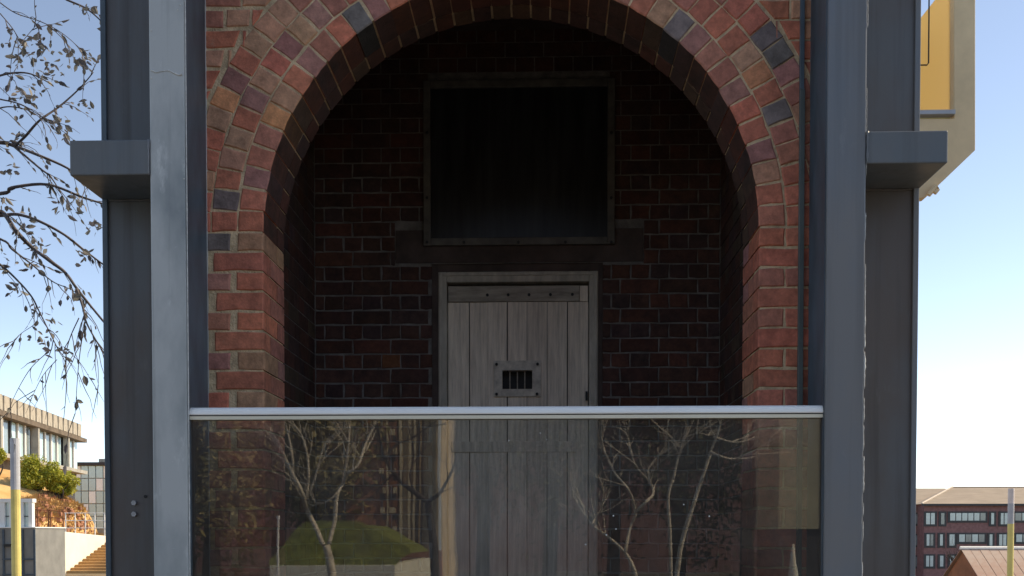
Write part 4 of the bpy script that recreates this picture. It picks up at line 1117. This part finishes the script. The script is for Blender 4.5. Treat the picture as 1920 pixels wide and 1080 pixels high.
# ================================================================== SEEN MIRRORED IN THE GLASS: the garden behind the camera
def mtree(name, label, paths, R, trunk, m_='bark', twig_n=10, seed=1):
    """paths: list of (px polyline, r0 px, r1 px)"""
    rg = random.Random(seed); b = rf(trunk[0][0], trunk[0][1], R); 
    t = thing(name, (b.x, b.y, 0), label, 'tree', None)
    k = (2 * YG + R) / F * .5
    pt = [Vector((b.x + .05, b.y, -.1))] + [rf(x, y, R) for (x, y, r) in trunk]
    MB().tube(smooth_path(pt, 4), [ (trunk[0][2] * 1.15 + (trunk[-1][2] - trunk[0][2] * 1.15) * i / (4 * (len(pt) - 1))) * k for i in range(4 * (len(pt) - 1) + 1)], 9).build('trunk', M[m_], t, smooth=True)
    br = MB()
    for (pp, r0, r1) in paths:
        dy = [0] + [rg.uniform(-.25, .25) for _ in pp[1:]]
        pts = smooth_path([rf(x, y, R + d) for (x, y), d in zip(pp, dy)], 4); n = len(pts)
        br.tube(pts, [(r0 + (r1 - r0) * i / (n - 1)) * k for i in range(n)], 6)
        for i in range(n // 3, n):
            if rg.random() < .7:
                d = (pts[i] - pts[i - 1]).normalized(); grow(br, pts[i], (d + Vector((rg.uniform(-.9, .9), rg.uniform(-.6, .6), rg.uniform(-.2, .6)))).normalized(), rg.uniform(.2, .6), max(.009, .6 * r1 * k), 2, rg)
    br.build('branches', M[m_], t, fix=False, smooth=True)
    return t
mtree('pruned_tree', 'bare forked tree on the grass bank mirrored in the glass pane', [
    ([(606, 1022), (590, 985), (575, 955), (566, 925), (552, 895), (540, 870), (528, 845), (520, 835)], 11, 4),
    ([(549, 890), (549, 850), (540, 810), (532, 780)], 5, 2.5), ([(573, 935), (578, 890), (575, 850), (562, 810), (535, 785)], 6, 2.5),
    ([(578, 930), (592, 890), (602, 850), (615, 825), (635, 810)], 5, 2), ([(617, 1020), (628, 975), (632, 930), (645, 905), (650, 890), (672, 870), (685, 835), (700, 800), (712, 770)], 9, 3.5),
    ([(646, 900), (650, 860), (655, 830), (658, 780)], 4.5, 2), ([(632, 925), (615, 940), (598, 945), (588, 935)], 4.5, 2)],
    8.0, [(632, 1150, 17), (622, 1070, 16), (612, 1022, 15)], seed=2)
mtree('pruned_tree', 'dark crooked bare tree before the tan wall mirrored beside the door', [
    ([(802, 942), (780, 925), (755, 908), (735, 885), (722, 860), (712, 830), (705, 780)], 10, 3), ([(805, 940), (822, 928), (832, 915), (850, 880), (868, 830)], 9, 3),
    ([(775, 920), (768, 890), (775, 850), (765, 800)], 5, 2), ([(722, 862), (740, 835), (770, 820), (800, 800), (815, 790)], 5, 2), ([(735, 888), (720, 905), (700, 930)], 3.5, 1.5)],
    9.0, [(818, 1150, 18), (815, 1060, 16), (812, 1000, 14), (803, 942, 12)], m_='bark_dark', seed=3, twig_n=16)
mtree('pruned_tree', 'bare tree with long slanting limbs mirrored before the brick right of the door', [
    ([(1174, 1038), (1145, 1010), (1115, 985), (1090, 955), (1075, 930)], 6, 2.5), ([(1174, 1036), (1182, 990), (1192, 958), (1178, 920), (1155, 890), (1135, 850), (1128, 820)], 7, 2),
    ([(1192, 958), (1212, 940), (1226, 922), (1215, 885), (1235, 855), (1250, 835)], 6, 2), ([(1112, 980), (1120, 965), (1128, 960)], 3, 1.5), ([(1215, 900), (1190, 870), (1180, 830), (1175, 790)], 3, 1)],
    8.0, [(1205, 1150, 10), (1190, 1068, 8), (1174, 1038, 7)], seed=6)
mtree('slender_tree', 'slender leaning bare tree with hooked branches mirrored at the right of the pane', [
    ([(1333, 845), (1345, 815), (1352, 785)], 5, 2.5), ([(1333, 848), (1350, 855), (1375, 860), (1400, 852), (1440, 850), (1480, 848)], 5, 1.5), ([(1338, 820), (1365, 828), (1390, 830), (1402, 818)], 4, 1.5),
    ([(1440, 848), (1443, 825), (1460, 812), (1490, 818)], 4, 1.5)],
    7.0, [(1262, 1150, 9), (1270, 1060, 8), (1282, 1000, 7), (1300, 940, 6.5), (1318, 890, 6), (1333, 845, 5.5)], seed=7)
mtree('slender_tree', 'short bare sapling with bright stem mirrored beside the slender leaning tree', [
    ([(1262, 900), (1268, 870), (1278, 835), (1290, 800)], 5, 2.5), ([(1275, 840), (1255, 815), (1235, 800), (1225, 785)], 3.5, 1.5), ([(1282, 820), (1310, 812), (1330, 818)], 3, 1.2)],
    8.5, [(1258, 1150, 6), (1257, 1000, 6), (1253, 930, 6), (1262, 900, 5.5)], seed=9)
# grass bank over a cream wall
R1 = 11.0
bk = MB(); xs_ = [X(p, 2 * YG + R1, 1000) for p in (505, 512, 520, 530, 560, 600, 636, 660, 690, 720, 741)]
zs_ = [Z(p, 2 * YG + R1, 600) for p in (1050, 1020, 998, 990, 986, 984, 988, 1000, 1018, 1032, 1043)]
zw = Z(1060, 2 * YG + R1, 600)
yb0 = -R1
for x, z_ in zip(xs_, zs_):
    for (dy, f_) in ((0, 0.0), (-.5, .35), (-1.2, .75), (-2.2, 1.0), (-6, 1.05)): bk.v.append(Vector((x, yb0 + dy, zw + (z_ - zw) * f_ + U(-.02, .02))))
for i in range(len(xs_) - 1):
    for j in range(4): bk.f.append((i * 5 + j, i * 5 + j + 1, (i + 1) * 5 + j + 1, (i + 1) * 5 + j)); bk.c.append((1, 1, 1))
tag(bk.build('grass_bank', M['lawn'], smooth=True), kind='structure')
gw = thing('garden_wall', ((xs_[0] + xs_[-1]) / 2, yb0, 0), 'low cream wall holding the grass bank mirrored in the glass', 'wall')
box('wall', M['cream'], gw, xs_[0], xs_[-1], yb0 - .25, yb0 + .01, 0, zw, bevel=.01)
box('return_wall', M['cream'], gw, xs_[-1] - .25, xs_[-1] + .01, yb0 - 6, yb0 - .25, 0, zw, bevel=.01)
gr = MB()
for _ in range(14000):
    i = rnd.randrange(len(xs_) - 1); t = U(0, 1); x = xs_[i] + (xs_[i + 1] - xs_[i]) * t; zt_ = zs_[i] + (zs_[i + 1] - zs_[i]) * t
    dy = U(-2.2, 0); f_ = 1 - (1 - min(1, -dy / 2.0)) ** 1.6; z_ = zw + (zt_ - zw) * f_
    h = U(.05, .16); gr.quad([(x - .012, yb0 + dy, z_ - .02), (x + .012, yb0 + dy, z_ - .02), (x + U(-.04, .04), yb0 + dy + U(-.03, .03), z_ + h)])
tag(gr.build('bank_grass', M['grass'], fix=False), 'short green grass on the mirrored bank', 'grass', kind='stuff')
# white pole
p = rf(520, 972, 9); wp = thing('white_pole', (p.x, p.y, 0), 'thin white pole mirrored near the left end of the pane', 'pole')
MB().tube([(p.x, p.y, -.05), (p.x, p.y, p.z)], .022, 10).build('shaft', M['white'], wp); MB().tube([(p.x, p.y, p.z), (p.x, p.y, p.z + .05)], [.034, .03], 10).build('cap', M['white'], wp)
# white tapered cone (right)
p = rf(1488, 1020, 7); cn = thing('white_cone', (p.x, p.y, 0), 'tall narrow white cone mirrored near the right end of the pane', 'cone')
MB().tube([(p.x, p.y, .03), (p.x, p.y, .5), (p.x, p.y, p.z - .25), (p.x, p.y, p.z)], [.16, .12, .045, .015], 14).build('shaft', M['cream'], cn, smooth=True)
MB().box(p.x - .22, p.x + .22, p.y - .22, p.y + .22, 0, .04).build('foot', M['dark'], cn, bevel=.01)
# garden house: brick and tan wall with posts
R2 = 20.0; D2 = 2 * YG + R2
hb = thing('garden_building', (X(740, D2), -R2, 0), 'red brick and tan building with pale posts mirrored left of the door', 'building')
xq = lambda px: X(px, D2, 900)
zq = lambda py: Z(py, D2, 700)
ztop = 7.4
box('brick_wall', M['rbrick'], hb, xq(648), xq(744), -R2 - 5, -R2, 0, ztop); box('tan_wall', M['tanwall'], hb, xq(744) + .01, xq(828), -R2 - 5, -R2 - .1, 0, ztop)
box('plinth', M['rbrick'], hb, xq(744) + .01, xq(828), -R2 - .1, -R2 + .1, 0, zq(1032))
for (pa, pb, m_) in ((765, 770, 'timber'), (775, 779, 'timber'), (748, 753, 'timber'), (822, 827, 'white'), (790, 794, 'bark_dark'), (783, 786, 'bark_dark')): box('post', M[m_], hb, xq(pa), xq(pb), -R2 - .06, -R2 + .04, zq(1032), ztop - .3)
k = 0; z_ = 0
while z_ < ztop - .3:
    for (pa, pb) in ((712, 722), (729, 743)):
        a, b = xq(pa), xq(pb); half = (b - a) / 2
        box('quoin', M['timber' if k % 3 == 0 else ('rust_wall' if k % 3 == 1 else 'dark_wall')], hb, a + (half if k % 2 else 0), b if k % 2 else b - half * .4, -R2 + .002, -R2 + .06, z_ + .01, z_ + .17)
    z_ += .18; k += 1
box('quoin_strip', M['timber'], hb, xq(724), xq(727), -R2 + .002, -R2 + .05, 0, ztop - .3)
box('roof', M['rust_roof'], hb, xq(640), xq(836), -R2 - 5.3, -R2 + .5, ztop, ztop + .3)
# cream hut on the right
R3 = 14.0; D3 = 2 * YG + R3
ch = thing('cream_hut', (X(1496, D3), -R3, 0), 'cream walled hut mirrored at the right end of the pane', 'hut')
a, b = X(1461, D3, 900), X(1560, D3, 900)
box('wall', M['hut'], ch, a, b, -R3 - 2.5, -R3, Z(992, D3, 1500), Z(838, D3, 1500) + 2); box('plinth', M['dark_wall'], ch, a + .05, b, -R3 - 2.5, -R3 - .05, 0, Z(992, D3, 1500))
box('roof', M['slab'], ch, a - .2, b + .2, -R3 - 2.7, -R3 + .2, Z(838, D3, 1500) + 2, Z(838, D3, 1500) + 2.15)
# evergreens behind, the dark ones made tall to block low sky light
M['olive'] = leafmat('olive_leaf', (0.20, 0.18, 0.075), (0.42, 0.34, 0.16), 0.4)
def evergreen(px, R, rx, h, n, label, seed, m_='evergreen'):
    p = rf(px, 1000, R); t = thing('evergreen_tree', (p.x, p.y, 0), label, 'tree', 'evergreen trees behind the garden')
    MB().tube([(p.x, p.y, -.1), (p.x + .1, p.y, h * .4), (p.x, p.y, h * .8)], [.25, .2, .08], 8).build('trunk', M['bark_dark'], t, smooth=True)
    fo = MB(); foliage(fo, (p.x, p.y, h * .54), (rx, rx * .8, h * .52), n, .10, seed, hollow=.05); fo.build('crown', M[m_], t, fix=False)
for i, (px, R, rx, h, m_, lab) in enumerate((
    (300, 22, 3, 12, 'olive', 'olive tree mirrored behind the brick pier left of the white pole'), (395, 19, 2.6, 8.5, 'olive', 'olive tree mirrored on the brick pier left of the white pole'),
    (520, 24, 2.8, 10, 'olive', 'tall olive tree mirrored behind the white pole'), (600, 20, 2.2, 8, 'olive', 'olive tree mirrored behind the forked tree on the grass bank'),
    (905, 26, 2.8, 13, 'evergreen', 'dark evergreen mirrored over the left planks of the door'), (1030, 25, 3, 14, 'evergreen', 'dark evergreen mirrored over the right planks of the door'),
    (1150, 27, 3, 14, 'evergreen', 'dark evergreen mirrored behind the tree with long slanting limbs'), (1270, 25, 3, 13, 'evergreen', 'dark evergreen mirrored behind the bright stemmed sapling'),
    (1400, 26, 3, 14, 'evergreen', 'dark evergreen mirrored between the slender leaning tree and cream hut'), (1530, 24, 3, 13, 'evergreen', 'dark evergreen mirrored behind the cream hut'))):
    evergreen(px, R, rx, h, 11000, lab, 40 + i, m_)
# added hall behind the garden, raised to block low sky light
R4 = 34.0; D4 = 2 * YG + R4
lh = thing('sky_blocking_hall', (X(960, D4), -R4, 0), 'added long dark brick hall blocking low sky light, mirrored behind the bare trees and evergreens', 'building')
a, b = X(-250, D4, 900), X(2100, D4, 900)
box('wall', M['pbrick'], lh, a, b, -R4 - 8, -R4, 0, 11)
MB().prism([(a - .5, -R4 + .6, 11), (a - .5, -R4 - 8.6, 11), (a - .5, -R4 - 4, 14)], (b - a + 1, 0, 0)).build('roof', M['slab'], lh)

# flecks on the glass
for (px, py, rr) in ((1150, 967, .0032), (1155, 992, .003), (1137, 1003, .0032), (1098, 1021, .0034), (1282, 946, .003), (954, 826, .003), (1013, 812, .0026), (1025, 824, .0022), (1330, 968, .0035)):
    p = at(px, py, YG - .0065); MB().tube([p, p + Vector((0, -.0015, 0))], [rr, rr * .6], 8).build('paint_fleck', M['white'], bal)
